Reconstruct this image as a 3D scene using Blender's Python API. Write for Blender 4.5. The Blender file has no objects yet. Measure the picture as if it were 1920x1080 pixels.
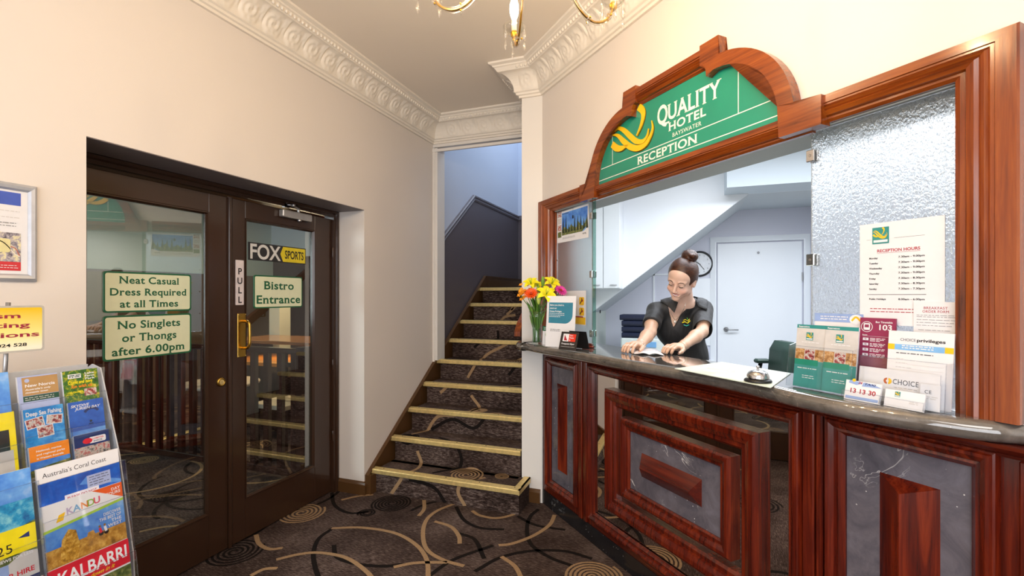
import bpy, math, random
import numpy as np
from mathutils import Vector, Matrix
PI = math.pi
random.seed(7)
SC = bpy.context.scene
COL = SC.collection

# ------------------------------------------------------------------ camera
TH = math.radians(20.1); FPX = 900.0; CY = 555.0; EYE = 1.46
FW = (-math.sin(TH), math.cos(TH)); RT = (math.cos(TH), math.sin(TH))
cam_d = bpy.data.cameras.new('camera'); cam = bpy.data.objects.new('camera', cam_d); COL.objects.link(cam)
cam.location = (0, 0, EYE); cam.rotation_euler = (PI/2, 0, TH)
cam_d.sensor_width = 36; cam_d.lens = 36*FPX/1920; cam_d.shift_y = 15/1920
cam_d.clip_start = 0.05
SC.camera = cam
SC.view_settings.view_transform = 'Standard'; SC.view_settings.look = 'None'
SC.view_settings.gamma = 1; SC.view_settings.use_curve_mapping = False
SC.view_settings.exposure = 0.0
SC.cycles.use_denoising = True
SC.cycles.max_bounces = 10; SC.cycles.transparent_max_bounces = 24
SC.cycles.transmission_bounces = 10; SC.cycles.glossy_bounces = 6
SC.cycles.sample_clamp_indirect = 6; SC.cycles.caustics_reflective = False; SC.cycles.caustics_refractive = False

# ------------------------------------------------------------------ world and lights
w = bpy.data.worlds.new('world'); SC.world = w; w.use_nodes = True
w.node_tree.nodes['Background'].inputs[0].default_value = (0.9, 0.93, 1.0, 1)
w.node_tree.nodes['Background'].inputs[1].default_value = 0.6

def area(name, loc, rot, sx, sy, power, color):
    l = bpy.data.lights.new(name, 'AREA'); l.shape = 'RECTANGLE'; l.size = sx; l.size_y = sy
    l.energy = power; l.color = color
    o = bpy.data.objects.new(name, l); COL.objects.link(o); o.location = loc
    o.rotation_euler = [math.radians(a) for a in rot]; return o
# daylight through the glazed street entrance behind the camera
area('entrance_daylight', (0.0, -2.42, 1.5), (99, 0, 0), 3.6, 2.4, 114, (0.95, 0.96, 1.0))
# unseen soft fill added under the lobby ceiling, standing in for flash bounce
area('lobby_bounce_fill', (0.3, -0.9, 3.04), (0, 0, 0), 1.8, 1.4, 50, (1.0, 0.96, 0.92))
# office fluorescent ceiling panels
area('office_ceiling_light', (0.75, 3.25, 2.72), (0, 0, 0), 1.9, 1.3, 68, (0.88, 0.93, 1.0))
area('office_back_light', (0.6, 4.3, 2.35), (0, 0, 0), 0.8, 0.35, 12, (0.86, 0.92, 1.0))
# added fill behind the hammered glass, then the landing window above the stairs
area('office_side_fill', (2.0, 4.3, 2.38), (0, 0, 0), 0.8, 0.35, 19, (0.88, 0.93, 1.0))
area('landing_window_light', (-1.68, 5.4, 4.45), (0, 0, 0), 0.9, 1.6, 24, (0.72, 0.84, 1.0))
# bistro
area('bistro_ceiling_light', (-4.4, 4.6, 2.65), (0, 0, 0), 1.0, 0.6, 70, (1.0, 0.78, 0.5))
area('shelf_light', (-4.05, 4.25, .92), (0, 0, 0), 1.5, 0.2, 5, (1.0, 0.62, 0.22))
area('bistro_wall_fill', (-4.8, -0.6, 1.7), (90, 0, -20), 1.2, 1.2, 80, (0.85, 0.95, 1.0))  # fill light added mid-room to brighten the far bistro wall

# ------------------------------------------------------------------ materials
MATS = {}
def _new(name):
    m = bpy.data.materials.new(name); m.use_nodes = True
    nt = m.node_tree; b = nt.nodes['Principled BSDF']; return m, nt, b
def _coords(nt, scale=(1, 1, 1), rot=(0, 0, 0), kind='Object'):
    # coordinates are taken in world space so that shared meshes still line up
    tc = nt.nodes.new('ShaderNodeNewGeometry') if kind == 'World' else nt.nodes.new('ShaderNodeTexCoord')
    mp = nt.nodes.new('ShaderNodeMapping'); mp.inputs['Scale'].default_value = scale; mp.inputs['Rotation'].default_value = rot
    nt.links.new(tc.outputs['Position' if kind == 'World' else 'Object'], mp.inputs[0]); return mp.outputs[0]
def _wallcoords(nt, scale):
    g = nt.nodes.new('ShaderNodeNewGeometry'); a = nt.nodes.new('ShaderNodeMapping'); a.inputs['Rotation'].default_value = (0, 0, PI/4)
    b_ = nt.nodes.new('ShaderNodeMapping'); b_.inputs['Scale'].default_value = scale
    nt.links.new(g.outputs['Position'], a.inputs[0]); nt.links.new(a.outputs[0], b_.inputs[0]); return b_.outputs[0]
def _noise(nt, vec, scale, detail=4, rough=.55, dist=0):
    n = nt.nodes.new('ShaderNodeTexNoise'); n.inputs['Scale'].default_value = scale; n.inputs['Detail'].default_value = detail
    n.inputs['Roughness'].default_value = rough; n.inputs['Distortion'].default_value = dist
    nt.links.new(vec, n.inputs['Vector']); return n.outputs[0]
def _ramp(nt, fac, stops):
    r = nt.nodes.new('ShaderNodeValToRGB'); e = r.color_ramp.elements
    while len(e) < len(stops): e.new(0.5)
    for i, (p, c) in enumerate(stops):
        e[i].position = p; e[i].color = (c[0], c[1], c[2], 1)
    nt.links.new(fac, r.inputs[0]); return r.outputs[0]
def _bump(nt, b, h, strength, dist=.01):
    n = nt.nodes.new('ShaderNodeBump'); n.inputs['Strength'].default_value = strength; n.inputs['Distance'].default_value = dist
    nt.links.new(h, n.inputs['Height']); nt.links.new(n.outputs[0], b.inputs['Normal']); return n
def lin(c):
    if isinstance(c, str):
        c = [int(c[i:i+2], 16)/255 for i in (0, 2, 4)]
        return tuple((x/12.92 if x <= .04045 else ((x+.055)/1.055)**2.4) for x in c)
    return c
def plain(c, rough=.5, metal=0, var=.06, scale=30, bump=0, spec=.5, coat=0, name=None):
    key = ('p', c, rough, metal, var, scale, bump, spec, coat)
    if key in MATS: return MATS[key]
    m, nt, b = _new(name or 'paint'); c = lin(c)
    v = _coords(nt); n = _noise(nt, v, scale, 3)
    lo = tuple(x*(1-var) for x in c); hi = tuple(min(1, x*(1+var)) for x in c)
    nt.links.new(_ramp(nt, n, [(.3, lo), (.7, hi)]), b.inputs['Base Color'])
    b.inputs['Roughness'].default_value = rough; b.inputs['Metallic'].default_value = metal
    b.inputs['Specular IOR Level'].default_value = spec; b.inputs['Coat Weight'].default_value = coat
    b.inputs['Coat Roughness'].default_value = .08
    if bump: _bump(nt, b, n, bump, .004)
    MATS[key] = m; return m
def wood(name, dark, mid, light, rough=.22, axis=2, scale=1.0, coat=.35, wall=False):
    m, nt, b = _new(name)
    sc = [26*scale, 26*scale, 26*scale]; sc[axis] = 1.6*scale
    wc = (lambda q: _wallcoords(nt, q)) if wall else (lambda q: _coords(nt, q, kind='World'))
    v = wc(tuple(sc)); n1 = _noise(nt, v, 1.0, 6, .6, 1.2)
    sc2 = [120*scale]*3; sc2[axis] = 6*scale
    n2 = _noise(nt, wc(tuple(sc2)), 1.0, 3, .6, .4)
    mx = nt.nodes.new('ShaderNodeMath'); mx.operation = 'MULTIPLY_ADD'; mx.inputs[1].default_value = .35; mx.inputs[2].default_value = -.17
    nt.links.new(n2, mx.inputs[0]); ad = nt.nodes.new('ShaderNodeMath'); nt.links.new(n1, ad.inputs[0]); nt.links.new(mx.outputs[0], ad.inputs[1])
    nt.links.new(_ramp(nt, ad.outputs[0], [(.28, lin(dark)), (.5, lin(mid)), (.75, lin(light))]), b.inputs['Base Color'])
    b.inputs['Roughness'].default_value = rough; b.inputs['Coat Weight'].default_value = coat; b.inputs['Coat Roughness'].default_value = .12
    _bump(nt, b, ad.outputs[0], .12, .002); return m
def marble(name, base, dark, light, vein, rough=.12, vs=1.0, vth=.012):
    m, nt, b = _new(name); v = _coords(nt, kind='World')
    n1 = _noise(nt, v, 9*vs, 8, .65, .6)
    c1 = _ramp(nt, n1, [(.3, lin(dark)), (.55, lin(base)), (.8, lin(light))])
    n2 = _noise(nt, v, 2.6*vs, 5, .62, 1.6)
    sb = nt.nodes.new('ShaderNodeMath'); sb.operation = 'SUBTRACT'; sb.inputs[1].default_value = .5; nt.links.new(n2, sb.inputs[0])
    ab = nt.nodes.new('ShaderNodeMath'); ab.operation = 'ABSOLUTE'; nt.links.new(sb.outputs[0], ab.inputs[0])
    vein_f = _ramp(nt, ab.outputs[0], [(0, (1, 1, 1)), (vth*.35, (.8, .8, .8)), (vth, (0, 0, 0))])
    n3 = _noise(nt, v, 3.3*vs, 2, .5)
    gate = _ramp(nt, n3, [(.54, (0, 0, 0)), (.66, (1, 1, 1))])
    vo = nt.nodes.new('ShaderNodeTexVoronoi'); vo.inputs['Scale'].default_value = 38*vs; nt.links.new(v, vo.inputs['Vector'])
    spk = _ramp(nt, vo.outputs['Distance'], [(.06, (1, 1, 1)), (.11, (0, 0, 0))])
    n4 = _noise(nt, v, 7*vs, 2); g4 = _ramp(nt, n4, [(.50, (0, 0, 0)), (.58, (1, 1, 1))])
    def mul(a, c2):
        q = nt.nodes.new('ShaderNodeMath'); q.operation = 'MULTIPLY'; nt.links.new(a, q.inputs[0]); nt.links.new(c2, q.inputs[1]); return q.outputs[0]
    mxx = nt.nodes.new('ShaderNodeMath'); mxx.operation = 'MAXIMUM'
    nt.links.new(mul(vein_f, gate), mxx.inputs[0]); nt.links.new(mul(spk, g4), mxx.inputs[1])
    mix = nt.nodes.new('ShaderNodeMix'); mix.data_type = 'RGBA'
    nt.links.new(mxx.outputs[0], mix.inputs[0]); nt.links.new(c1, mix.inputs[6]); mix.inputs[7].default_value = (*lin(vein), 1)
    nt.links.new(mix.outputs[2], b.inputs['Base Color']); b.inputs['Roughness'].default_value = rough
    b.inputs['Specular IOR Level'].default_value = .6
    return m
def thin_glass(name, tint=(1, 1, 1), ior=1.5, rough=.0, extra=0.0):
    m = bpy.data.materials.new(name); m.use_nodes = True; nt = m.node_tree
    for n in list(nt.nodes):
        if n.type != 'OUTPUT_MATERIAL': nt.nodes.remove(n)
    out = [n for n in nt.nodes][0]
    tr = nt.nodes.new('ShaderNodeBsdfTransparent'); tr.inputs[0].default_value = (*tint, 1)
    gl = nt.nodes.new('ShaderNodeBsdfGlossy'); gl.inputs['Roughness'].default_value = rough
    fr = nt.nodes.new('ShaderNodeFresnel'); fr.inputs[0].default_value = ior
    ge = nt.nodes.new('ShaderNodeNewGeometry'); mi_ = nt.nodes.new('ShaderNodeMix'); mi_.inputs[2].default_value = ior; mi_.inputs[3].default_value = 1/ior
    nt.links.new(ge.outputs['Backfacing'], mi_.inputs[0]); nt.links.new(mi_.outputs[0], fr.inputs[0])
    ad = nt.nodes.new('ShaderNodeMath'); ad.inputs[1].default_value = extra; nt.links.new(fr.outputs[0], ad.inputs[0])
    mx = nt.nodes.new('ShaderNodeMixShader'); nt.links.new(ad.outputs[0], mx.inputs[0])
    nt.links.new(tr.outputs[0], mx.inputs[1]); nt.links.new(gl.outputs[0], mx.inputs[2]); nt.links.new(mx.outputs[0], out.inputs[0])
    return m

def m_paint(name, c, rough=.6, bump=.05, sc=60):
    m, nt, b = _new(name); v = _coords(nt, kind='World')
    n1 = _noise(nt, v, 1.3, 3); c = lin(c)
    nt.links.new(_ramp(nt, n1, [(.3, tuple(x*.97 for x in c)), (.7, c)]), b.inputs['Base Color'])
    b.inputs['Roughness'].default_value = rough; _bump(nt, b, _noise(nt, v, sc, 3), bump, .003); return m
WALL = m_paint('cream_wall_paint', (.76, .70, .65))
WHITE = m_paint('white_trim_paint', (.80, .77, .73), .45)
CEIL = m_paint('ceiling_paint', (.90, .82, .72), .7)
PLASTER = m_paint('cornice_plaster', (.86, .80, .71), .55, .02)
UPBLUE = m_paint('stairwell_blue_grey_paint', (.60, .66, .78))
DADO = m_paint('taupe_dado_paint', (.115, .095, .105), .5)
DADOR = m_paint('taupe_rail_paint', (.17, .155, .175), .3)
OFFW = m_paint('office_white_paint', (.73, .74, .84), .5)
OFFL = m_paint('office_white_gloss', (.90, .93, .97), .35)
BROWN = m_paint('brown_skirting_gloss', (.095, .045, .016), .22)
DOORB = m_paint('dark_brown_door_gloss', (.040, .019, .011), .16, .10, 24)
WORANGE = wood('orange_mahogany', '4c1e08', '80390f', '9c5018', axis=2)
WORANGE_H = wood('orange_mahogany_rail', '542208', '823c10', '9a5018', axis=0, wall=True)
WRED = wood('red_mahogany', '300c08', '571709', '7c2c12', axis=2)
WRED_H = wood('red_mahogany_rail', '3c1009', '50160c', '68220f', axis=0, wall=True)
WDARK = wood('black_brown_wood', '1c0c08', '2e160e', '40201a', axis=2)
MARB = marble('grey_marble', '66626a', '4c4952', '787480', 'f0eeec', .12, 1.0, .0045)
PLINTH = marble('dark_plinth_stone', '1e1e20', '141416', '2a2a2c', '9a9a98', .2)
SLAB = marble('brown_grey_counter_stone', '66605a', '4a443e', '7c746a', 'b0a290', .07, 1.4, .003)
SLAB.node_tree.nodes['Principled BSDF'].inputs['Coat Weight'].default_value = 1.0; SLAB.node_tree.nodes['Principled BSDF'].inputs['Coat IOR'].default_value = 1.7
MIRROR = plain((.82, .80, .78), .015, 1, .005, 3, name='mirror')
BRASS = plain('c8a04a', .25, 1, .1, 20, name='brass')
BRASSN = plain('ecd28e', .42, .55, .12, 40, name='brass_nosing')
CHROME = plain('c8c8ca', .12, 1, .03, 20, name='chrome')
STEEL = plain('a8a8aa', .3, 1, .05, 20, name='satin_steel')
GLASS = thin_glass('clear_glass', (.95, .98, .96), 2.0, 0, .03)
GLASSE = thin_glass('glass_edge', (.55, .72, .68), 1.5, 0)
ACRYL = thin_glass('clear_acrylic', (.975, .98, .985), 1.35, .02)
PKE = thin_glass('acrylic_rim', (.86, .88, .92), 1.6, .05)
def m_frost(name, col, rough, bs, sc, dist):
    m, nt, b = _new(name); b.inputs['Base Color'].default_value = (*col, 1)
    b.inputs['Transmission Weight'].default_value = 1; b.inputs['Roughness'].default_value = rough; b.inputs['IOR'].default_value = 1.35
    if bs:
        v = _coords(nt, (1, 1, .8), kind='World'); _bump(nt, b, _noise(nt, v, sc, 2, .5, .6), bs, dist)
    return m
TEXG = m_frost('hammered_glass', (.95, .97, .97), .28, .8, 130, .006)
FROST = m_frost('frosted_glass', (.78, .84, .86), .55, 0, 1, 0)
def m_carpet():
    m, nt, b = _new('brown_heather_carpet')
    v = _coords(nt, (30, 260, 120), kind='World'); n = _noise(nt, v, 1.0, 3, .7)
    v2 = _coords(nt, (3, 3, 3), kind='World'); n2 = _noise(nt, v2, 1, 2)
    mx = nt.nodes.new('ShaderNodeMath'); mx.operation = 'MULTIPLY_ADD'; mx.inputs[1].default_value = .35; nt.links.new(n2, mx.inputs[0]); nt.links.new(n, mx.inputs[2])
    nt.links.new(_ramp(nt, mx.outputs[0], [(.50, (.016, .010, .008)), (.68, (.062, .040, .034)), (.86, (.20, .15, .13))]), b.inputs['Base Color'])
    b.inputs['Roughness'].default_value = .95; b.inputs['Specular IOR Level'].default_value = .1
    _bump(nt, b, _noise(nt, _coords(nt, kind='World'), 420, 2), .5, .004); return m
CARPET = m_carpet()
CTAN = plain((.34, .22, .12), .95, 0, .25, 260, .3, .1, name='tan_carpet_yarn')
CBLK = plain((.012, .009, .008), .95, 0, .25, 260, .3, .1, name='black_carpet_yarn')
def m_emit(name, c, s):
    m, nt, b = _new(name); b.inputs['Base Color'].default_value = (*c, 1)
    b.inputs['Emission Color'].default_value = (*c, 1); b.inputs['Emission Strength'].default_value = s; return m
BULB = m_emit('lit_bulb', (1.0, .86, .62), 16)

# ------------------------------------------------------------------ mesh helpers
def wm(o): return (wm(o.parent) @ o.matrix_basis) if o.parent else o.matrix_basis.copy()
def setp(o, label=None, cat=None, group=None, kind=None):
    if label: o['label'] = label
    if cat: o['category'] = cat
    if group: o['group'] = group
    if kind: o['kind'] = kind
    return o
def empty(name, loc, label=None, cat=None, group=None, rz=0, kind=None):
    o = bpy.data.objects.new(name, None); COL.objects.link(o); o.location = loc; o.rotation_euler = (0, 0, rz)
    o.empty_display_size = .05; return setp(o, label, cat, group, kind)
class MB:
    def __init__(s, T=None): s.v = []; s.f = []; s.m = []; s.T = T; s.mats = []; s.sm = []; s.smooth = False
    def mi(s, mat):
        if mat not in s.mats: s.mats.append(mat)
        return s.mats.index(mat)
    def add(s, vs, fs, mat, smooth=None, T='x'):
        T = s.T if T == 'x' else T
        k = len(s.v); i = s.mi(mat)
        s.v += [tuple(T(*p)) if T else tuple(p) for p in vs]
        for f in fs: s.f.append(tuple(k+j for j in f)); s.m.append(i); s.sm.append(s.smooth if smooth is None else smooth)
        return s
    def box(s, a, b, mat):
        (x0, y0, z0), (x1, y1, z1) = [tuple(min(p, q) for p, q in zip(a, b)), tuple(max(p, q) for p, q in zip(a, b))]
        vs = [(x, y, z) for z in (z0, z1) for y in (y0, y1) for x in (x0, x1)]
        return s.add(vs, [(0, 2, 3, 1), (4, 5, 7, 6), (0, 1, 5, 4), (2, 6, 7, 3), (0, 4, 6, 2), (1, 3, 7, 5)], mat, False)
    def bbox(s, a, b, mat, r=.004):   # box with chamfered edges along all sides
        (x0, y0, z0), (x1, y1, z1) = [tuple(min(p, q) for p, q in zip(a, b)), tuple(max(p, q) for p, q in zip(a, b))]
        r = min(r, (x1-x0)/2.01, (y1-y0)/2.01, (z1-z0)/2.01)
        def ring(i, z): return [(x0+i, y0, z), (x1-i, y0, z), (x1, y0+i, z), (x1, y1-i, z), (x1-i, y1, z), (x0+i, y1, z), (x0, y1-i, z), (x0, y0+i, z)]
        def ringi(z): return [(x0+r, y0+r, z), (x1-r, y0+r, z), (x1-r, y0+r, z), (x1-r, y1-r, z), (x1-r, y1-r, z), (x0+r, y1-r, z), (x0+r, y1-r, z), (x0+r, y0+r, z)]
        R = [ringi(z0), ring(r, z0+r), ring(r, z1-r), ringi(z1)]
        vs = sum(R, []); fs = []
        for k in range(3):
            for i in range(8):
                j = (i+1) % 8; fs.append((k*8+i, k*8+j, k*8+8+j, k*8+8+i))
        fs += [(7, 5, 3, 1)[::1], (24, 26, 28, 30)]
        return s.add(vs, fs, mat, False)
    def prism(s, poly, h0, h1, mat, smooth=False):   # poly in (a,b), extruded in 3rd coordinate
        n = len(poly); vs = [(a, b, h0) for a, b in poly]+[(a, b, h1) for a, b in poly]
        fs = [tuple(range(n))[::-1], tuple(range(n, 2*n))]+[(i, (i+1) % n, n+(i+1) % n, n+i) for i in range(n)]
        return s.add(vs, fs, mat, smooth)
    def quad(s, pts, mat): return s.add(pts, [tuple(range(len(pts)))], mat, False)
    def rect(s, a0, b0, a1, b1, h, mat): return s.quad([(a0, b0, h), (a1, b0, h), (a1, b1, h), (a0, b1, h)], mat)
    def disc(s, a, b, r, h, mat, n=20, r2=None): return s.quad([(a+r*math.cos(2*PI*i/n), b+(r2 or r)*math.sin(2*PI*i/n), h) for i in range(n)], mat)
    def lathe(s, prof, c, mat, n=20, axis='z', caps=True):
        vs = []; fs = []
        for r, z in prof:
            for i in range(n):
                a = 2*PI*i/n; x, y = r*math.cos(a), r*math.sin(a)
                vs.append({'z': (c[0]+x, c[1]+y, c[2]+z), 'y': (c[0]+x, c[1]+z, c[2]+y), 'x': (c[0]+z, c[1]+x, c[2]+y)}[axis])
        for k in range(len(prof)-1):
            for i in range(n):
                j = (i+1) % n; fs.append((k*n+i, k*n+j, k*n+n+j, k*n+n+i))
        s.add(vs, fs, mat, True)
        if caps:
            m = len(prof)-1
            s.add([vs[i] for i in range(n)][::-1], [tuple(range(n))], mat, False)
            s.add([vs[m*n+i] for i in range(n)], [tuple(range(n))], mat, False)
        return s
    def tube(s, pts, r, mat, n=8, caps=True, flat=None):
        pts = [Vector(p) for p in pts]; R = r if hasattr(r, '__len__') else [r]*len(pts)
        vs = []; up = None
        for i, p in enumerate(pts):
            t = (pts[min(i+1, len(pts)-1)]-pts[max(i-1, 0)])
            if t.length < 1e-9: t = Vector((0, 0, 1))
            t.normalize()
            if up is None: up = t.orthogonal().normalized()
            else:
                up = up-t*up.dot(t)
                up = up.normalized() if up.length > 1e-6 else t.orthogonal().normalized()
            b = t.cross(up)
            for k in range(n):
                a = 2*PI*k/n; vs.append(tuple(p+(up*math.cos(a)+b*math.sin(a)*(flat or 1))*R[i]))
        fs = [(i*n+k, i*n+(k+1) % n, (i+1)*n+(k+1) % n, (i+1)*n+k) for i in range(len(pts)-1) for k in range(n)]
        if caps: fs += [tuple(range(n))[::-1], tuple(range((len(pts)-1)*n, len(pts)*n))]
        return s.add(vs, fs, mat, True)
    def ball(s, c, r, mat, n=10, sc=(1, 1, 1)):
        vs = []; m = max(4, n//2)
        for j in range(m+1):
            ph = PI*j/m
            for i in range(n):
                a = 2*PI*i/n
                vs.append((c[0]+r*sc[0]*math.sin(ph)*math.cos(a), c[1]+r*sc[1]*math.sin(ph)*math.sin(a), c[2]+r*sc[2]*math.cos(ph)))
        fs = [(j*n+i, j*n+(i+1) % n, (j+1)*n+(i+1) % n, (j+1)*n+i) for j in range(m) for i in range(n)]
        return s.add(vs, fs, mat, True)
    def sweep(s, path, prof, mat, closed=False, pclosed=True, smooth=False, side=1):
        # path: (a,b) points; profile: (offset to the left of the path, height)
        n = len(path); nr = []
        P = [Vector(p) for p in path]
        for i in range(n):
            ds = []
            if i > 0 or closed: ds.append((P[i]-P[i-1]).normalized())
            if i < n-1 or closed: ds.append((P[(i+1) % n]-P[i]).normalized())
            ns = [Vector((-d.y, d.x))*side for d in ds]
            if len(ns) == 2: q = (ns[0]+ns[1])/(1+ns[0].dot(ns[1])+1e-9)
            else: q = ns[0]
            nr.append(q)
        vs = [(P[i].x+nr[i].x*o, P[i].y+nr[i].y*o, h) for i in range(n) for o, h in prof]
        m = len(prof); fs = []
        for i in range(n if closed else n-1):
            for k in range(m if pclosed else m-1):
                j = (i+1) % n; l = (k+1) % m; fs.append((i*m+k, j*m+k, j*m+l, i*m+l))
        if not closed and pclosed: fs += [tuple(range(m)), tuple((n-1)*m+k for k in range(m))[::-1]]
        return s.add(vs, fs, mat, smooth)
    def strip(s, pts, wd, h, mat):   # flat ribbon in the (a,b) plane
        P = [Vector(p) for p in pts]; vs = []
        for i, p in enumerate(P):
            t = (P[min(i+1, len(P)-1)]-P[max(i-1, 0)]); t = t.normalized() if t.length > 0 else Vector((1, 0))
            q = Vector((-t.y, t.x))*(wd if not hasattr(wd, '__len__') else wd[i])/2
            vs += [(p.x+q.x, p.y+q.y, h), (p.x-q.x, p.y-q.y, h)]
        return s.add(vs, [(2*i, 2*i+1, 2*i+3, 2*i+2) for i in range(len(P)-1)], mat, False)
    def build(s, name, parent=None, label=None, cat=None, group=None, kind=None, origin=None, bevel=0, recalc=True, fn=None):
        me = bpy.data.meshes.new(name)
        V = np.array(s.v, float)
        M = Matrix.Identity(4)
        if parent: M = wm(parent).inverted()
        elif origin is not None: M = Matrix.Translation(-Vector(origin))
        A = np.array(M); V = V@A[:3, :3].T+A[:3, 3]
        me.from_pydata(V.tolist(), [], s.f)
        for mt in s.mats: me.materials.append(mt)
        me.polygons.foreach_set('material_index', s.m); me.polygons.foreach_set('use_smooth', s.sm)
        if recalc:
            import bmesh
            bm = bmesh.new(); bm.from_mesh(me); bmesh.ops.recalc_face_normals(bm, faces=bm.faces); bm.to_mesh(me); bm.free()
        me.update()
        o = bpy.data.objects.new(name, me); COL.objects.link(o)
        if parent: o.parent = parent
        elif origin is not None: o.location = origin
        if bevel:
            bv = o.modifiers.new('bevel', 'BEVEL'); bv.width = bevel; bv.segments = 2; bv.limit_method = 'ANGLE'
        return setp(o, label, cat, group, kind)
def arc(cx, cy, r, a0, a1, n=12, ry=None):
    return [(cx+r*math.cos(math.radians(a0+(a1-a0)*i/n)), cy+(ry or r)*math.sin(math.radians(a0+(a1-a0)*i/n))) for i in range(n+1)]
def bez(pts, n=16):   # smooth curve through control points (Catmull-Rom)
    P = [Vector(p) for p in pts]; P = [P[0]*2-P[1]]+P+[P[-1]*2-P[-2]]; out = []
    for i in range(1, len(P)-2):
        for k in range(n):
            t = k/n; out.append(tuple(.5*((2*P[i])+(P[i+1]-P[i-1])*t+(2*P[i-1]-5*P[i]+4*P[i+1]-P[i+2])*t*t+(3*P[i]-P[i-1]-3*P[i+1]+P[i+2])*t**3)))
    out.append(tuple(P[-2])); return out
def rrect(a0, b0, a1, b1, r, n=5):
    return arc(a1-r, b0+r, r, -90, 0, n)+arc(a1-r, b1-r, r, 0, 90, n)+arc(a0+r, b1-r, r, 90, 180, n)+arc(a0+r, b0+r, r, 180, 270, n)
def copytree(o, parent=None):
    c = o.copy(); COL.objects.link(c); c.parent = parent
    for ch in list(o.children): copytree(ch, c)
    return c

# frames of reference of the two lobby walls
S2 = math.sqrt(2); O0 = (-.962, 3.251)
def TW(u, z, w=0.): return (O0[0]+u/S2-w/S2, O0[1]-u/S2-w/S2, z)          # reception wall
XL = -2.234
def TL(y, z, h=0.): return (XL+h, y, z)                                    # left wall
def ray(px):
    l = (px-960)/FPX; return (FW[0]+RT[0]*l, FW[1]+RT[1]*l)
def at(px, py, d):
    r = ray(px); return (r[0]*d, r[1]*d, EYE+(CY-py)/FPX*d)
def onX(px, py, X): return at(px, py, X/ray(px)[0])
def onY(px, py, Y): return at(px, py, Y/ray(px)[1])
def onZ(px, py, z=0): return at(px, py, (z-EYE)*FPX/(CY-py))
def UW(p): return (((p[0]-O0[0])-(p[1]-O0[1]))/S2, (O0[0]+O0[1]-p[0]-p[1])/S2)
def onW(px, py, w=0.):
    r = ray(px); d = (O0[0]+O0[1]-w*S2)/(r[0]+r[1]); p = at(px, py, d); return (UW(p)[0], p[2])

# ------------------------------------------------------------------ lettering
GL = {}
def _prep_glyphs():
    chars = "ABCDEFGHIJKLMNOPQRSTUVWXYZabcdefghijklmnopqrstuvwxyz0123456789.,-:'/&%!"
    objs = []
    def mk(t, off):
        c = bpy.data.curves.new('t', 'FONT'); c.body = t; c.offset = off; c.resolution_u = 4; c.fill_mode = 'FRONT'
        o = bpy.data.objects.new('t', c); COL.objects.link(o); objs.append(o); return o
    items = [(ch, wt, mk(ch, off), mk(ch+'H', off)) for ch in chars for wt, off in (('r', 0), ('b', .022))]
    hh = {wt: mk('H', off) for wt, off in (('r', 0), ('b', .022))}
    bpy.context.view_layer.update(); dg = bpy.context.evaluated_depsgraph_get()
    def data(o):
        me = o.evaluated_get(dg).to_mesh(); v = [(p.co.x, p.co.y) for p in me.vertices]; f = [tuple(p.vertices) for p in me.polygons]
        return v, f
    hx = {wt: max(p[0] for p in data(o)[0]) for wt, o in hh.items()}
    for ch, wt, o1, o2 in items:
        v, f = data(o1); v2, _ = data(o2); adv = max(p[0] for p in v2)-hx[wt]
        GL[ch, wt] = (v, f, adv)
    for o in objs: d = o.data; bpy.data.objects.remove(o); bpy.data.curves.remove(d)
    # serif weight: add small serifs to the ends of the stems
    caph = max(p[1] for p in GL['H', 'r'][0]); xh = max(p[1] for p in GL['x', 'r'][0])
    for ch in chars:
        for wt, k in (('r', 's'), ('b', 't')):
            v, f, adv = GL[ch, wt]; v = list(v); f = list(f)
            from collections import Counter
            ec = Counter()
            for q in f:
                for i in range(len(q)): ec[tuple(sorted((q[i], q[(i+1) % len(q)])))] += 1
            if ch in 'ABDEFGHIKLMNPQRTUVWXYZfhiklmnprtuvwxybdajq1' :
                ys = sorted({round(p[1], 3) for p in v})
                for (a, b), n in ec.items():
                    if n != 1: continue
                    (xa, ya), (xb, yb) = v[a], v[b]
                    if abs(ya-yb) > .004: continue
                    L = abs(xa-xb)
                    if not (.03 < L < .26): continue
                    y = ya
                    if min(abs(y), abs(y-caph), abs(y-xh), abs(y-ys[-1]), abs(y-ys[0])) > .03: continue
                    if ch in 'tf' and y > .1: continue
                    if ch in 'EFL' and xb > .45*adv and xa > .45*adv: continue
                    up = 1 if y > .15 else -1
                    x0, x1 = min(xa, xb)-.05, max(xa, xb)+.05
                    if ch in 'hnmbpriljkdu' and up > 0: x1 -= .05
                    kk = len(v); v += [(x0, y), (x1, y), (x1, y-up*.04), (x0, y-up*.04)]; f.append((kk, kk+1, kk+2, kk+3))
            GL[ch, k] = (v, f, adv+.035)
_prep_glyphs()
def text(mb, st, a, b, size, h, mat, wt='r', align='l', sx=1.0, track=0.0, slant=0.0, fit=None, mirror=False, rot=0.0):
    """lay a line of text in the (a,b) plane of mb at height h; size = cap height"""
    k = size/.69; W = 0; seq = []
    for ch in st:
        if (ch, wt) not in GL: W += .28+track; continue
        seq.append((ch, W)); W += GL[ch, wt][2]+track
    W = max(W-track, .01)
    if fit: sx = fit/(W*k)
    off = {'l': 0, 'c': -W/2, 'r': -W}[align]
    cr, sr = math.cos(rot), math.sin(rot)
    for ch, x in seq:
        v, f, _ = GL[ch, wt]; vs = []
        for p in v:
            X = (x+off+p[0]+slant*p[1])*k*sx; Y = p[1]*k
            vs.append((a+X*cr-Y*sr, b+X*sr+Y*cr, h))
        mb.add(vs, f, mat, False)
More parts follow.
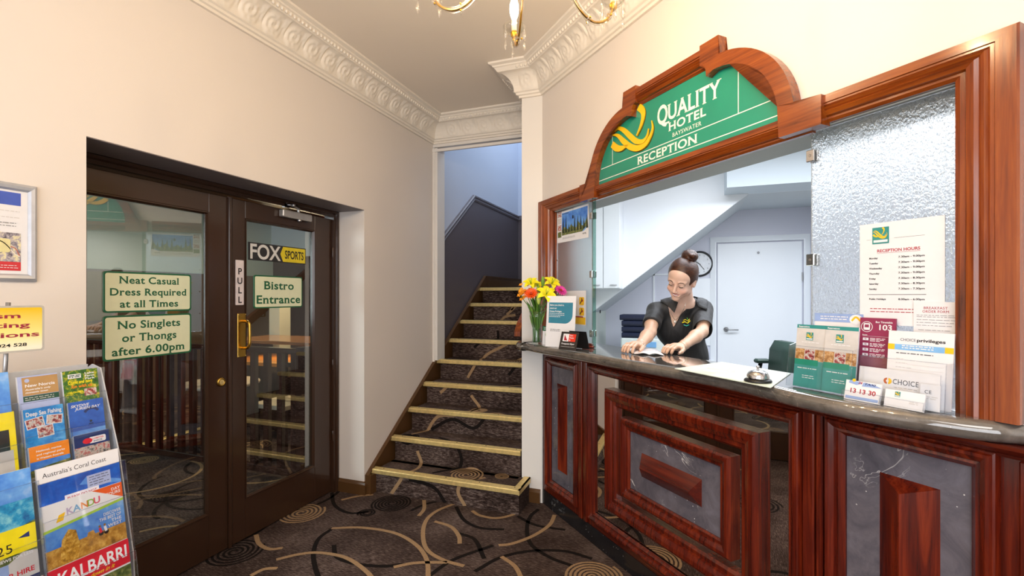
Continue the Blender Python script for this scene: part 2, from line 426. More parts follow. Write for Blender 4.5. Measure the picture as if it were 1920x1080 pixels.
def lines(mb, a0, a1, b, dy, n, h, mat, th=.0022, seed=1):   # rows of print too small to read
    r = random.Random(seed)
    for i in range(n):
        x = a0; y = b-i*dy
        end = a1-(r.random()*.35*(a1-a0) if i % 3 == 2 else 0)
        while x < end-.002:
            L = min(.004+r.random()*.012, end-x); mb.rect(x, y, x+L, y+th, h, mat); x += L+.0025
# ================================================================== THE SETTING
def solid(name, boxes, mat, kind='structure', T=None):
    m = MB(T)
    for a, b in boxes: m.box(a, b, mat)
    return m.build(name, kind=kind)
CZ = 3.08
# floor of the lobby, bistro, office
fl = MB(); fl.box((-7, -2.6, -.08), (3.2, 7.0, 0), CARPET); floor = fl.build('floor', kind='structure')

# swirl pattern woven into the carpet
SW = 0.026
def spiral(cx, cy, r0, r1, turns, a0, n=26, sq=1.0):
    N = int(turns*n); return [(cx+(r0+(r1-r0)*i/N)*math.cos(a0+2*PI*turns*i/N), cy+(r0+(r1-r0)*i/N)*math.sin(a0+2*PI*turns*i/N)*sq) for i in range(N+1)]
pt = MB(); pk = MB(); hT, hK = .0022, .0014
def fpx(*pp): return bez([onZ(x, y, 0)[:2] for x, y in pp], 10)
tan_arcs = [[(622, 991), (680, 990), (740, 1000), (780, 1022), (800, 1050), (803, 1085)],
            [(518, 1050), (560, 1040), (600, 1037), (650, 1047), (690, 1075), (705, 1100)],
            [(852, 945), (820, 958), (800, 975), (793, 1000), (800, 1030), (830, 1050), (870, 1062)],
            [(815, 978), (845, 988), (860, 1005), (862, 1020)],
            [(738, 1064), (780, 1056), (838, 1055)], [(940, 1044), (965, 1062), (978, 1085)],
            [(1040, 966), (1030, 985), (1000, 1005), (960, 1020), (935, 1023)],
            [(795, 938), (795, 955), (785, 968)], [(470, 1080), (495, 1068), (520, 1066)],
            [(640, 938), (670, 931), (700, 928)], [(480, 1003), (486, 1020), (505, 1030), (530, 1028)],
            [(885, 958), (900, 967), (930, 972), (960, 966), (975, 956)], [(935, 952), (960, 954), (985, 946)]]
blk_arcs = [[(622, 992), (598, 1010), (588, 1035), (590, 1060), (598, 1085)],
            [(626, 1022), (632, 1045), (670, 1058), (720, 1062), (755, 1058)],
            [(1010, 955), (995, 968), (988, 990), (995, 1020), (1030, 1045), (1075, 1062)],
            [(890, 1072), (940, 1045), (1000, 1033), (1060, 1034), (1110, 1048)],
            [(855, 950), (870, 975), (900, 990), (945, 993)], [(860, 1000), (890, 1012), (908, 1048)],
            [(622, 924), (628, 948), (655, 962), (690, 960)], [(770, 958), (800, 945), (850, 935)],
            [(798, 1085), (850, 1050), (925, 1023)], [(970, 968), (1005, 985), (1060, 994)]]
for a in tan_arcs: pt.strip(fpx(*a), SW, hT, CTAN)
for a in blk_arcs: pk.strip(fpx(*a), SW, hK, CBLK)
for (x, y, r, t, dark) in [(1112, 1082, .155, 6, 0), (565, 962, .15, 5, 0), (735, 944, .14, 5.5, 1), (440, 1035, .15, 5, 1), (688, 962, .06, 2.5, 1)]:
    c = onZ(x, y, 0); sp = spiral(c[0], c[1], .015, r, t, 1.0)
    (pk if dark else pt).strip(sp, .014, hK if dark else hT, CBLK if dark else CTAN)
def inview(x, y):
    d = x*FW[0]+y*FW[1]
    if d < .3: return False
    l = (x*RT[0]+y*RT[1])/d*FPX+960; return 330 < l < 1260 and 890 < CY+FPX*EYE/d < 1130 and x > -2.5
rr = random.Random(5)
for gx in range(-15, 8):
    for gy in range(-6, 14):
        x, y = gx*.46+rr.uniform(-.15, .15), gy*.46+rr.uniform(-.15, .15)
        if inview(x, y) or not (-6.8 < x < 2.9 and -2.4 < y < 6): continue
        if x > O0[0] and x+y > O0[0]+O0[1]-.1 or (-2.6 < x < -2.0 and 1.0 < y): continue
        k = rr.random(); dark = rr.random() < .5; M = pk if dark else pt; mt = CBLK if dark else CTAN; h = hK if dark else hT
        if k < .22: M.strip(spiral(x, y, .015, rr.uniform(.09, .16), 5, rr.uniform(0, 6), 20), .014, h, mt)
        else:
            a = rr.uniform(0, 360); M.strip(arc(x, y, rr.uniform(.22, .4), a, a+rr.uniform(80, 190), 18), SW, h, mt)
pt.build('carpet_swirl', floor, kind='stuff'); pk.build('carpet_swirl', floor, kind='stuff')

# left wall with the double door opening
DY0, DY1, DZ = 1.2045, 2.942, 2.093
lw = MB()
lw.box((XL-.32, -2.6, 0), (XL, DY0, CZ+.1), WALL); lw.box((XL-.32, DY0, DZ), (XL, DY1, CZ+.1), WALL)
lw.box((XL-.32, DY1, 0), (XL, 4.10, CZ+.1), WALL); lw.build('wall_left', kind='structure')
# wall strip return at the stair opening
nb = MB(); nb.box((XL, 3.96, .86), (XL+.045, 4.1, 2.84), WHITE); nb.box((XL, 3.95, .83), (XL+.02, 3.962, 2.84), WHITE)
nb.build('trim_1', kind='structure')
# lintel over the stairs
solid('trim_2', [((XL, 3.957, 2.845), (-1.115, 4.10, CZ+.1)), ((XL, 3.945, 2.80), (-1.115, 3.958, 2.825))], WHITE)
# stairwell walls
sw = MB(); sw.box((XL-.32, 4.10, 0), (XL-.02, 6.45, 4.7), UPBLUE); sw.build('wall_stair_left', kind='structure')
def dado_z(y): return (2.036+(y-4.197)*(2.558-2.036)/(4.898-4.197)) if y < 4.898 else 2.558
dd = MB(lambda y, z, h: (XL-.02+h, y, z))
dd.prism([(4.10, .2), (6.41, .2), (6.41, 2.53), (4.898, 2.53), (4.10, dado_z(4.10)-.03)], -.005, .004, DADO)
dado = dd.build('wall_stair_dado', kind='structure')
rail = MB(lambda y, z, h: (XL-.02+h, y, z))
rprof = [(-.035, 0), (-.035, .012), (-.02, .02), (-.012, .014), (.0, .014), (.008, .028), (.022, .03), (.03, .022), (.034, 0)]
rail.sweep([(4.10, dado_z(4.10)), (4.898, 2.558), (6.41, 2.558)], rprof, DADOR); rail.build('trim_3', kind='structure')
bw = MB(); bw.box((XL-.1, 6.41, 0), (-.9, 6.55, 4.7), UPBLUE)
bw.build('wall_stair_back', kind='structure')
b2 = MB(); b2.box((XL-.02, 6.402, 1.5), (-1.115, 6.412, 2.53), DADO); b2.box((XL-.02, 6.38, 2.53), (-1.115, 6.412, 2.59), DADOR); b2.build('trim_4', kind='structure')
sr = MB(); sr.box((-1.115, O0[1], 0), (-.962, 6.45, 4.7), WHITE); sr.build('wall_stair_right', kind='structure')
solid('ceiling_stairwell', [((XL-.3, 4.1, 4.6), (-.9, 6.5, 4.75)), ((XL-.3, 4.0, CZ+.05), (-.9, 4.1, 4.7))], UPBLUE)
# ceiling
solid('ceiling', [((XL-.1, -2.6, CZ), (3.2, 4.0, CZ+.1))], CEIL)
# reception wall
rw = MB(TW)
WT = -.20
rw.box((0, 2.045, WT), (4.6, CZ+.1, 0), WALL); rw.box((2.37, 1.10, WT), (4.6, 2.045, 0), WALL); rw.box((2.56, 0, WT), (4.6, 1.10, 0), WALL)
rw.box((-.0, 1.08, WT), (.06, 2.045, 0), WALL)
rw.build('wall_reception', kind='structure')
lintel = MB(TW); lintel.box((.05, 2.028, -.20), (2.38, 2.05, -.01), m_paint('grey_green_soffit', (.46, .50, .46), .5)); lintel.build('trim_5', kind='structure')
solid('wall_right', [((2.25, -2.6, 0), (2.45, .05, CZ+.1))], WALL)
solid('wall_back', [((XL-.32, -2.7, 0), (-1.9, -2.55, CZ+.1)), ((1.9, -2.7, 0), (2.45, -2.55, CZ+.1)), ((-1.9, -2.7, 2.75), (1.9, -2.55, CZ+.1))], WALL)
ent = MB(); 
for x in (-1.9, -.95, -.02, .93, 1.84): ent.bbox((x, -2.66, 0), (x+.06, -2.58, 2.75), DOORB)
for z in (0, 2.1, 2.69): ent.bbox((-1.9, -2.65, z), (1.9, -2.59, z+.06), DOORB)
ent.build('window_1', kind='structure')
gp = MB(); gp.box((-1.9, -2.625, 0), (1.9, -2.615, 2.75), GLASS); gp.build('window_2', kind='structure')

# cornice: one run round the room
CB = 2.872
cprof = [(0, CB), (.016, CB), (.018, CB+.014), (.030, CB+.018), (.034, CB+.030), (.044, CB+.036)]
cove = [(.044+.088*(1-math.cos(t)), CB+.040+.112*math.sin(t)) for t in [PI/2*i/10 for i in range(11)]]
cprof += cove+[(.136, CB+.154), (.140, CB+.160), (.152, CB+.176), (.160, CB+.180), (.164, CB+.188), (.184, CB+.196), (.186, CZ), (0, CZ)]
cpath = [(XL, -2.55), (XL, 3.957), (-1.115, 3.957), (-1.115, O0[1]), O0, (2.25, O0[1]-(2.25-O0[0])), (2.25, -2.55)]
cn = MB(); cn.sweep(cpath, cprof, PLASTER, closed=True, side=-1); cornice = cn.build('trim_6', kind='structure')
# leaf relief on the cove: one tile mesh, repeated
TL_ = .150
def leafmesh():
    ns, nt_ = 26, 16; V = []; F = []
    for j in range(nt_+1):
        t = j/nt_
        for i in range(ns+1):
            s = i/ns
            a = PI/2*t; o = .044+.088*(1-math.cos(a)); z = CB+.040+.112*math.sin(a)
            nx, nz = math.cos(a)*1.0, -math.sin(a)*.8
            # scrolling acanthus: rings around a centre plus fanned lobes
            dx, dy = (s-.40), (t-.42)
            r = math.hypot(dx*1.0, dy*.95); an = math.atan2(dy, dx)
            ring = .5+.5*math.cos(r*30-an*1.0)
            fan = .5+.5*math.cos(an*9)
            m1 = max(0, 1-(r/.46)**3)
            h = m1*(.006+.009*ring*(1-r)+.004*fan*(r/.4))
            dx2, dy2 = (s-.92), (t-.62); r2 = math.hypot(dx2*1.5, dy2); an2 = math.atan2(dy2, dx2)
            m2 = max(0, 1-(r2/.34)**2); h = max(h, m2*(.004+.010*(.5+.5*math.cos(an2*8))*r2/.3+.006*(1-r2/.34)))
            edge = min(1, s/.04, (1-s)/.04, t/.06, (1-t)/.06); h = h*max(0, edge)+.0008
            V.append((s*TL_, o+nx*h, z+nz*h))
    for j in range(nt_):
        for i in range(ns):
            k = j*(ns+1)+i; F.append((k, k+1, k+ns+2, k+ns+1))
    m = MB(); m.add(V, F, PLASTER, True); return m
leaf0 = leafmesh().build('acanthus_leaf', recalc=False)
def beads():
    m = MB()
    for i in range(5):
        m.ball(((i+.5)*TL_/5, .147, CB+.166), .0105, PLASTER, 8, (1, .8, 1.1))
    return m
bead0 = beads().build('egg_moulding')
first = [True]
def run(p0, p1, skip0=.19, skip1=.19):
    # leaves along the wall p0->p1 with the room on the right-hand side of travel
    d = Vector((p1[0]-p0[0], p1[1]-p0[1])); L = d.length; d.normalize(); n = max(1, int((L-skip0-skip1)/TL_+.5))
    ang = math.atan2(d.y, d.x); sc = (L-skip0-skip1)/(n*TL_)
    for i in range(n):
        for src in (leaf0, bead0):
            o = src if first[0] else src.copy()
            if not first[0]: COL.objects.link(o)
            o.parent = cornice
            s0 = skip0+i*TL_*sc
            o.location = (p0[0]+d.x*s0, p0[1]+d.y*s0, 0); o.rotation_euler = (0, 0, ang); o.scale = (sc, -1, 1)
        first[0] = False
run((XL, .2), (XL, 3.957), 0, .17)
run((XL, 3.957), (-1.115, 3.957), .17, .01)
run((-1.115, O0[1]), O0, .0, .0)
run(O0, (1.62, O0[1]-(1.62-O0[0])), .06, 0)
run((-1.115, 3.957), (-1.115, O0[1]), .1, .0)
# baseboards
bp = [(0, 0), (.018, 0), (.018, .075), (.012, .088), (0, .095)]
for nm, pa in (('baseboard_left', [(XL, -2.5), (XL, DY0)]), ('baseboard_door', [(XL-.245, DY1), (XL, DY1), (XL, 2.965)]),
               ('baseboard_column', [(-1.115, O0[1]), (-.975, O0[1])]), ('baseboard_right', [TW(2.56, 0)[:2], TW(4.5, 0)[:2]])):
    m = MB(); m.sweep(pa, bp, BROWN, side=-1); m.build(nm, kind='structure')

# ------------------------------------------------------------------ stairs
RISE, GO, Y1, NS = .1725, .2485, 3.005, 9
XS0, XS1 = XL+.02, -1.13
st = empty('staircase', ((XS0+XS1)/2, Y1, 0), kind='structure')
CUP = XS0+.03
body = MB()
for i in range(NS):
    y = Y1+i*GO; z = (i+1)*RISE
    x0 = CUP if i else CUP; x1 = -1.055 if i == 0 else XS1
    y1 = Y1+(NS-1)*GO+1.6 if i == NS-1 else y+GO+.02
    if i == 0: body.box((x0, y+.012, 0), (x1, 3.24, z-.006), CARPET); body.box((x0, 3.2, 0), (XS1, y1, z-.006), CARPET)
    else: body.box((x0, y+.012, 0), (x1, y1, z-.006), CARPET)
body.build('carpeted_flight', st)
for i in range(NS):
    y = Y1+i*GO; z = (i+1)*RISE; m = MB(lambda a, b, c: (c, a, b))
    pr = [(y-.002, z-.034), (y-.008, z-.03), (y-.010, z-.004), (y-.006, z+.002), (y+.042, z+.004), (y+.045, z-.004), (y+.012, z-.006), (y+.010, z-.034)]
    x1 = -1.048 if i == 0 else (XS1+.005)
    m.prism(pr, CUP-.035, x1, BRASSN)
    if i == 0:
        m2 = MB(); m2.box((-1.093, 2.997, z-.005), (-1.046, 3.24, z+.003), BRASSN); m2.box((-1.055, 2.997, z-.034), (-1.046, 3.24, z+.003), BRASSN)
        m2.v = m2.v; m.T = None; m.add(m2.v, m2.f, BRASSN, False)
    for k in range(5):
        xx = CUP+.06+k*(x1-CUP-.1)/4; m.T = None; m.lathe([(.004, z+.0035), (.004, z+.0055)], (xx, y+.024, 0), BROWN, 6)
    m.build('nosing', st)
# closed string on the left and its return at the foot
def str_z(y): return .158+(y-2.992)*.7075
m = MB(lambda y, z, h: (XL+h, y, z))
m.prism([(2.955, 0), (5.2, 0), (6.41, 1.3), (6.41, 1.685), (5.15, 1.685), (2.992, .158), (2.955, .135)], .002, .022, BROWN)
m.prism([(2.950, .140), (2.985, .165), (5.148, 1.695), (6.41, 1.695), (6.41, 1.68), (5.15, 1.68), (2.99, .150), (2.955, .125)], -.002, .03, BROWN)
m.box((2.95, 0, 0), (3.03, .14, .05), BROWN)
m.build('stringer', st)
m = MB(); m.box((XL, 6.39, 1.55), (-1.115, 6.41, 1.685), BROWN); m.build('landing_skirting', st)
# carpet swirls folded over the treads
def fold(x, s):
    # s runs along riser 1, tread 1, riser 2 ...
    k = int(s//(RISE+GO)); q = s-k*(RISE+GO)
    if q < RISE: return (x, Y1+k*GO+.0095, k*RISE+q)
    return (x, Y1+k*GO+(q-RISE)+.01, (k+1)*RISE-.0045)
sm = [MB(), MB()]
def fstrip(pts, wd, dark):
    P = [Vector(p) for p in pts]; vs = []
    for i, p in enumerate(P):
        t = (P[min(i+1, len(P)-1)]-P[max(i-1, 0)]).normalized(); q = Vector((-t.y, t.x))*wd/2
        for sg in (1, -1):
            f3 = fold(p.x+q.x*sg, max(0.001, p.y+q.y*sg)); vs.append((f3[0], f3[1]-(.0010 if dark else .0018), f3[2]+(.0006 if dark else .0012)))
    sm[dark].add(vs, [(2*i, 2*i+1, 2*i+3, 2*i+2) for i in range(len(P)-1)], CBLK if dark else CTAN, False)
SX = (XS0+XS1)/2
for pts, dark in [([(-2.05, 0), (-1.95, .15), (-1.9, .3), (-1.98, .5)], 0), ([(-1.45, 0), (-1.5, .12), (-1.35, .3)], 0), ([(-1.75, .25), (-1.6, .45), (-1.68, .62), (-1.85, .7)], 1),
                  ([(-2.0, .85), (-1.8, .95), (-1.6, .9), (-1.45, 1.1)], 1), ([(-2.1, .7), (-1.95, .95), (-1.75, 1.0), (-1.65, 1.2), (-1.75, 1.35)], 0),
                  ([(-1.6, 1.0), (-1.45, 1.1), (-1.3, 1.05), (-1.15, 1.2)], 0), ([(-2.05, 1.35), (-1.85, 1.5), (-1.6, 1.45), (-1.3, 1.62), (-1.15, 1.6)], 0),
                  ([(-1.9, 1.7), (-1.8, 1.9), (-1.85, 2.1), (-1.6, 2.25)], 0), ([(-1.5, 1.75), (-1.35, 1.9), (-1.15, 1.85)], 1), ([(-1.95, 2.2), (-1.8, 2.35), (-1.8, 2.6)], 1),
                  ([(-1.6, 2.05), (-1.4, 2.12), (-1.3, 2.0)], 0), ([(-1.4, 2.4), (-1.3, 2.6), (-1.2, 2.6)], 1), ([(-1.95, 2.7), (-1.85, 2.95), (-1.7, 3.0)], 0),
                  ([(-1.75, 3.05), (-1.6, 3.25), (-1.35, 3.3), (-1.2, 3.2)], 0), ([(-1.8, 3.0), (-1.6, 3.15), (-1.4, 3.12)], 0), ([(-1.6, 0), (-1.7, .1), (-1.9, .13)], 1)]:
    fstrip(bez(pts, 16), .026, dark)
for x, s, r, dark in [(-1.50, .30, .13, 0), (-1.62, 1.14, .07, 0), (-1.55, 1.98, .12, 0), (-2.08, .62, .09, 1), (-1.3, 2.8, .10, 1), (-1.25, .36, .05, 0), (-1.75, 3.55, .1, 1)]:
    fstrip(spiral(x, s, .012, r, 4.5, 0, 24), .013, dark)
sm[0].build('stair_swirl', st, kind='stuff'); sm[1].build('stair_swirl', st, kind='stuff')

# ------------------------------------------------------------------ office shell behind the hatch
OFP = [(-.955, 3.53), (2.76, -.185), (2.76, 5.85), (-.955, 5.85)]
m = MB(); m.prism(OFP, 0.0, .004, plain('8c8f94', .7)); m.build('floor_office', kind='structure')
solid('wall_office_back', [((-1.0, 5.84, 0), (3.0, 6.0, 2.9))], OFFW)
solid('wall_office_left', [((-.965, 3.5, 0), (-.93, 5.9, 2.9))], m_paint('office_pale_green_paint', (.62, .68, .62), .5))
solid('wall_office_right', [((2.75, .2, 0), (2.9, 5.9, 2.85))], m_paint('office_beige_paint', (.62, .56, .46), .5))
m = MB(); m.prism(OFP, 2.78, 2.85, OFFL); m.build('ceiling_office', kind='structure')
# enclosed underside of the upper stairs: sloping soffit and its white side
so = MB(lambda x, z, y: (x, y, z))
so.prism([(-.95, 1.27), (-.607, 1.53), (.53, 2.404), (2.75, 2.404), (2.75, 2.8), (-.95, 2.8)], 4.88, 4.93, OFFL)
so.prism([(-.95, 1.27), (-.607, 1.53), (.53, 2.404), (2.75, 2.404), (2.75, 2.43), (.52, 2.43), (-.63, 1.56), (-.95, 1.31)], 4.93, 5.84, m_paint('soffit_grey_paint', (.60, .65, .68), .5))
so.build('wall_office_soffit', kind='structure')
bk = MB(); bk.box((.32, 4.55, 2.40), (2.75, 4.90, 2.8), m_paint('bulkhead_pale_blue', (.66, .74, .80), .5)); bk.build('wall_office_bulkhead', kind='structure')
# wing and shelf edge right of the office door
ow = MB(); ow.box((1.225, 5.3, 0), (1.29, 5.84, 2.404), OFFL); ow.build('wall_office_wing', kind='structure')
# office door with frame and lever
dt = empty('door_3', (.724, 5.84, 0), kind='structure')
m = MB(lambda x, z, h: (x, 5.84-h, z))
m.sweep([(.30, 0), (.30, 2.055), (1.15, 2.055), (1.15, 0)], [(0, 0), (0, .03), (.012, .034), (.05, .022), (.062, .018), (.065, 0)], OFFL, side=1)
m.build('door_frame', dt)
m = MB(); m.bbox((.312, 5.812, .01), (1.136, 5.838, 2.04), OFFL, .003); m.build('door_leaf', dt)
m = MB(); h = onY(1368, 614, 5.8)
m.lathe([(.026, 0), (.026, -.008), (.02, -.012)], (.40, 5.812, 1.09), STEEL, 16, 'y'); m.tube([(.40, 5.80, 1.09), (.40, 5.76, 1.09), (.43, 5.755, 1.09), (.52, 5.76, 1.09)], [.009, .009, .009, .007], STEEL)
m.build('door_handle', dt)
m = MB()
for z in (.3, 1.62): m.lathe([(.006, z), (.006, z+.09)], (1.138, 5.808, 0), STEEL, 8)
m.lathe([(.012, 0), (.012, -.01), (.004, -.018)], (.72, 5.812, 1.93), STEEL, 10, 'y')
m.build('hinge', dt)
# small wall board and conduit on the back wall
m = MB(); m.bbox((-.05, 5.825, .9), (.27, 5.84, 1.66), OFFL); m.box((-.38, 5.828, 1.2), (-.36, 5.84, 1.72), OFFL); m.box((-.38, 5.828, 1.70), (.0, 5.84, 1.72), OFFL); m.build('trim_7', kind='structure')

# ------------------------------------------------------------------ bistro shell beyond the doors
BW = m_paint('bistro_teal_paint', (.35, .42, .38), .6)
solid('wall_bistro_back', [((-7, 6.6, 0), (XL-.3, 6.7, 2.8))], wood('bistro_panelling', '1c0c06', '2e150b', '3e2012', axis=2))
solid('wall_bistro_far', [((-7.1, -2.6, 0), (-7, 6.7, 2.8))], m_paint('bistro_brown_wall', (.13, .09, .06), .6))
solid('ceiling_bistro', [((-7.1, -2.6, 2.75), (XL-.3, 6.7, 2.85))], m_paint('bistro_ceiling', (.3, .28, .25)))
solid('wall_bistro_front', [((-7, -2.7, 0), (XL-.3, -2.6, 2.8))], BW)
solid('wall_bistro_side', [((XL-.34, 4.1, 0), (XL-.32, 6.7, 2.8))], m_paint('bistro_grey_wall', (.16, .15, .17), .6))
solid('wall_bistro_nib', [((-5.05, 4.72, 0), (-4.88, 4.9, 1.50))], m_paint('bistro_cream_paint', (.80, .78, .62), .5))
solid('trim_10', [((-7, 6.56, 2.15), (XL-.3, 6.6, 2.76))], m_paint('bistro_pale_blue_band', (.70, .84, .95), .6))  # pale blue band across the top of the back wall
solid('trim_11', [((-7, -2.6, 1.80), (-6.97, 6.6, 2.76))], m_paint('bistro_teal_reflection', (.55, .72, .70), .6))  # teal wall top, lightened to carry the office's reflection in the door glass
solid('trim_12', [((XL-.245, DY0+.001, DZ-.004), (XL-.001, DY1-.001, DZ-.0005))], m_paint('taupe_soffit_board', (.17, .145, .15), .5))  # thin dark taupe board under the door lintel
hr = empty('handrail', (-1.165, 3.34, 1.15), 'red brown timber handrail rising beside the stairs behind the column', 'handrail')
m = MB(lambda y, z, x: (x, y, z)); m.prism([(3.30, 1.165), (3.33, 1.165), (4.95, 2.24), (4.95, 2.32), (3.36, 1.265), (3.30, 1.20)], -1.19, -1.145, WORANGE); m.build('rail', hr)
for y in (3.55, 4.7):
    m = MB(); z = 1.165+(y-3.33)*.664; m.tube([(-1.116, y, z-.05), (-1.165, y, z-.045), (-1.167, y, z+.02)], .008, BRASS, 8); m.build('bracket', hr)
# ================================================================== BISTRO DOORS
XD = -2.488                                                   # face of the door leaves
def TD(y, z, h=0.): return (XD+h, y, z)
fr = MB(TD)
fprof = [(0, -.06), (0, .03), (.006, .034), (.020, .034), (.026, .02), (.045, .02), (.05, -.06)]
fr.sweep([(DY0+.004, 0), (DY0+.004, DZ-.003), (DY1-.004, DZ-.003), (DY1-.004, 0)], fprof, DOORB, side=-1)
fr.build('trim_8', kind='structure')
bd = [(0, 0), (0, .0), (.0, .006), (.010, .006), (.014, -.004), (.016, -.012), (0, -.012)]
def door(name, y0, y1, gy0, gy1, gz0, gz1, loc):
    d = empty(name, loc, kind='structure')
    for a, b, nm in (((y0, .008), (gy0, 2.03), 'stile'), ((gy1, .008), (y1, 2.03), 'stile'), ((gy0, gz1), (gy1, 2.03), 'top_rail'), ((gy0, .008), (gy1, gz0), 'bottom_rail')):
        m = MB(TD); m.bbox((a[0], a[1], -.044), (b[0], b[1], 0), DOORB, .003); m.build(nm, d)
    m = MB(TD); m.sweep([(gy0, gz0), (gy1, gz0), (gy1, gz1), (gy0, gz1)], [(0, -.004), (0, .004), (.006, .004), (.014, -.010), (.014, -.016), (0, -.016)], DOORB, closed=True)
    m.build('glazing_bead', d)
    m = MB(TD); m.box((gy0+.004, gz0+.004, -.022), (gy1-.004, gz1-.004, -.0215), GLASS); m.build('glass_pane', d)
    return d
GZ0, GZ1 = .245, 1.925
d1 = door('door_1', DY0+.052, 2.0415, 1.335, 1.918, GZ0, GZ1, (XD, 1.63, 0))
d2 = door('door_2', 2.045, DY1-.052, 2.151, 2.722, GZ0, GZ1, (XD, 2.46, 0))
m = MB(TD); m.sweep([(2.043, .01), (2.043, 2.03)], [(-.012, -.002), (-.012, .012), (-.004, .016), (.008, .016), (.012, .01), (.012, -.002)], DOORB); m.build('meeting_bead', d1)
m = MB(TD); m.lathe([(.026, 0), (.026, .006), (.021, .010), (.017, .010), (.016, .006)], (1.99, .972, 0), BRASS, 24); m.lathe([(.0145, .006), (.0145, .009)], (1.99, .972, 0), BRASSN, 20); m.box((1.989, .964, .008), (1.991, .980, .0096), BROWN)
m.build('keyhole_lock', d1, label='round brass keyhole lock')
# PULL plate, brass pull handle
m = MB(TD); m.prism(rrect(2.083, 1.407, 2.137, 1.672, .004), 0, .004, plain('dcd2d4', .4)); ink = plain('1c181c', .5)
for i, ch in enumerate('PULL'): text(m, ch, 2.110, 1.588-i*.056, .036, .0045, ink, 'b', 'c')
m.build('pull_plate', d2, label='white push plate lettered PULL')
m = MB(TD); m.bbox((2.097, 1.098, 0), (2.157, 1.357, .003), BRASS, .002)
for z in (1.105, 1.35):
    for y in (2.103, 2.151): m.lathe([(.003, .003), (.0025, .0045)], (y, z, 0), BRASSN, 8)
hp = m.build('handle_plate', d2, label='brass plate behind the pull handle')
m = MB(TD)
m.tube(bez([(2.138, 1.150, .002), (2.138, 1.152, .03), (2.139, 1.168, .045), (2.139, 1.20, .048), (2.139, 1.26, .048), (2.139, 1.292, .045), (2.138, 1.308, .03), (2.138, 1.310, .002)], 6), .0085, BRASS, 10)
m.build('pull_handle', hp)
for z in (.42, .95, 1.78):
    m = MB(TD); m.lathe([(.007, -.04), (.008, -.038), (.008, .038), (.007, .04)], (DY1-.050, z, .012), DOORB, 10, 'y'); m.box((DY1-.052, z-.04, .0), (DY1-.048, z+.04, .012), DOORB); m.build('hinge', d2)
# overhead closer
m = MB(TD); m.bbox((2.40, 1.975, .0), (2.655, 2.022, .040), plain('b9b6b4', .35, .6), .005)
m.lathe([(.014, -.008), (.014, .0)], (2.555, 1.973, .022), STEEL, 12, 'y')
cl = m.build('door_closer', d2, label='silver overhead door closer')
m = MB(TD); m.lathe([(.009, 0), (.009, .028)], (2.548, 2.022, .022), STEEL, 10, 'y'); m.tube([(2.548, 2.045, .022), (2.47, 2.052, .055)], .007, STEEL, 6); m.tube([(2.47, 2.056, .055), (2.44, 2.06, -.002)], .006, STEEL, 6)
m.lathe([(.013, -.006), (.013, .006)], (2.47, 2.054, .055), STEEL, 10, 'y'); m.box((2.43, 2.04, -.002), (2.47, 2.075, .02), STEEL); m.build('closer_arm', cl)

# signs on the door glass
SG = plain('e2e8c8', .45, 0, .02, name='pale_cream_sign'); GR = plain('14603c', .4, 0, .03, name='green_print')
def sign(name, y0, z0, y1, z1, rows, label, size, skew=0.):
    HG = -.0205
    c = MB(TD); c.prism(rrect(y0, z0, y1, z1, .014), HG, HG+.003, GR)
    o = c.build(name, label=label, cat='sign', origin=TD((y0+y1)/2, z0, HG))
    p = MB(TD); p.quad([(a, b, HG+.0034) for a, b in rrect(y0+.008, z0+.008, y1-.008, z1-.008, .010)], SG)
    for st, z, w in rows: text(p, st, (y0+y1)/2, z, size, HG+.0038, GR, 't', 'c', fit=w)
    p.build('sign_print', o)
sign('door_sign', 1.416, 1.382, 1.830, 1.575, [('Neat Casual', 1.520, .285), ('Dress Required', 1.463, .365), ('at all Times', 1.406, .278)], 'cream sign with green letters Neat Casual Dress Required at all Times', .033)
sign('door_sign', 1.416, 1.158, 1.830, 1.368, [('No Singlets', 1.305, .30), ('or Thongs', 1.243, .26), ('after 6.00pm', 1.180, .345)], 'cream sign with green letters No Singlets or Thongs after 6.00pm', .036)
sign('door_sign', 2.226, 1.383, 2.622, 1.590, [('Bistro', 1.503, .25), ('Entrance', 1.413, .365)], 'cream sign with green letters Bistro Entrance on the right door', .050)
HG = -.0205
c = MB(TD); c.prism([(2.186, 1.680), (2.655, 1.680), (2.655, 1.790), (2.186, 1.790)], HG, HG+.0015, plain('2a2a2c', .4))
o = c.build('sports_sticker', label='black and yellow window sticker lettered FOX SPORTS', cat='sticker', origin=TD(2.42, 1.68, HG))
p = MB(TD); p.quad([(2.432, 1.735, HG+.002), (2.455, 1.686, HG+.002), (2.649, 1.686, HG+.002), (2.649, 1.784, HG+.002), (2.455, 1.784, HG+.002)], plain('e0cc28', .4))
text(p, 'SPORTS', 2.552, 1.709, .052, HG+.0025, plain('1b1b1c', .4), 'b', 'c', fit=.165)
for k, ff in ((1.0, 'd8d8d6'),): text(p, 'FOX', 2.312, 1.692, .088, HG+.003, plain(ff, .4), 'b', 'c', fit=.235)
p.strip([(2.19, 1.69), (2.45, 1.69)], .003, HG+.0028, plain('1b1b1c', .4))
p.build('sticker_print', o)

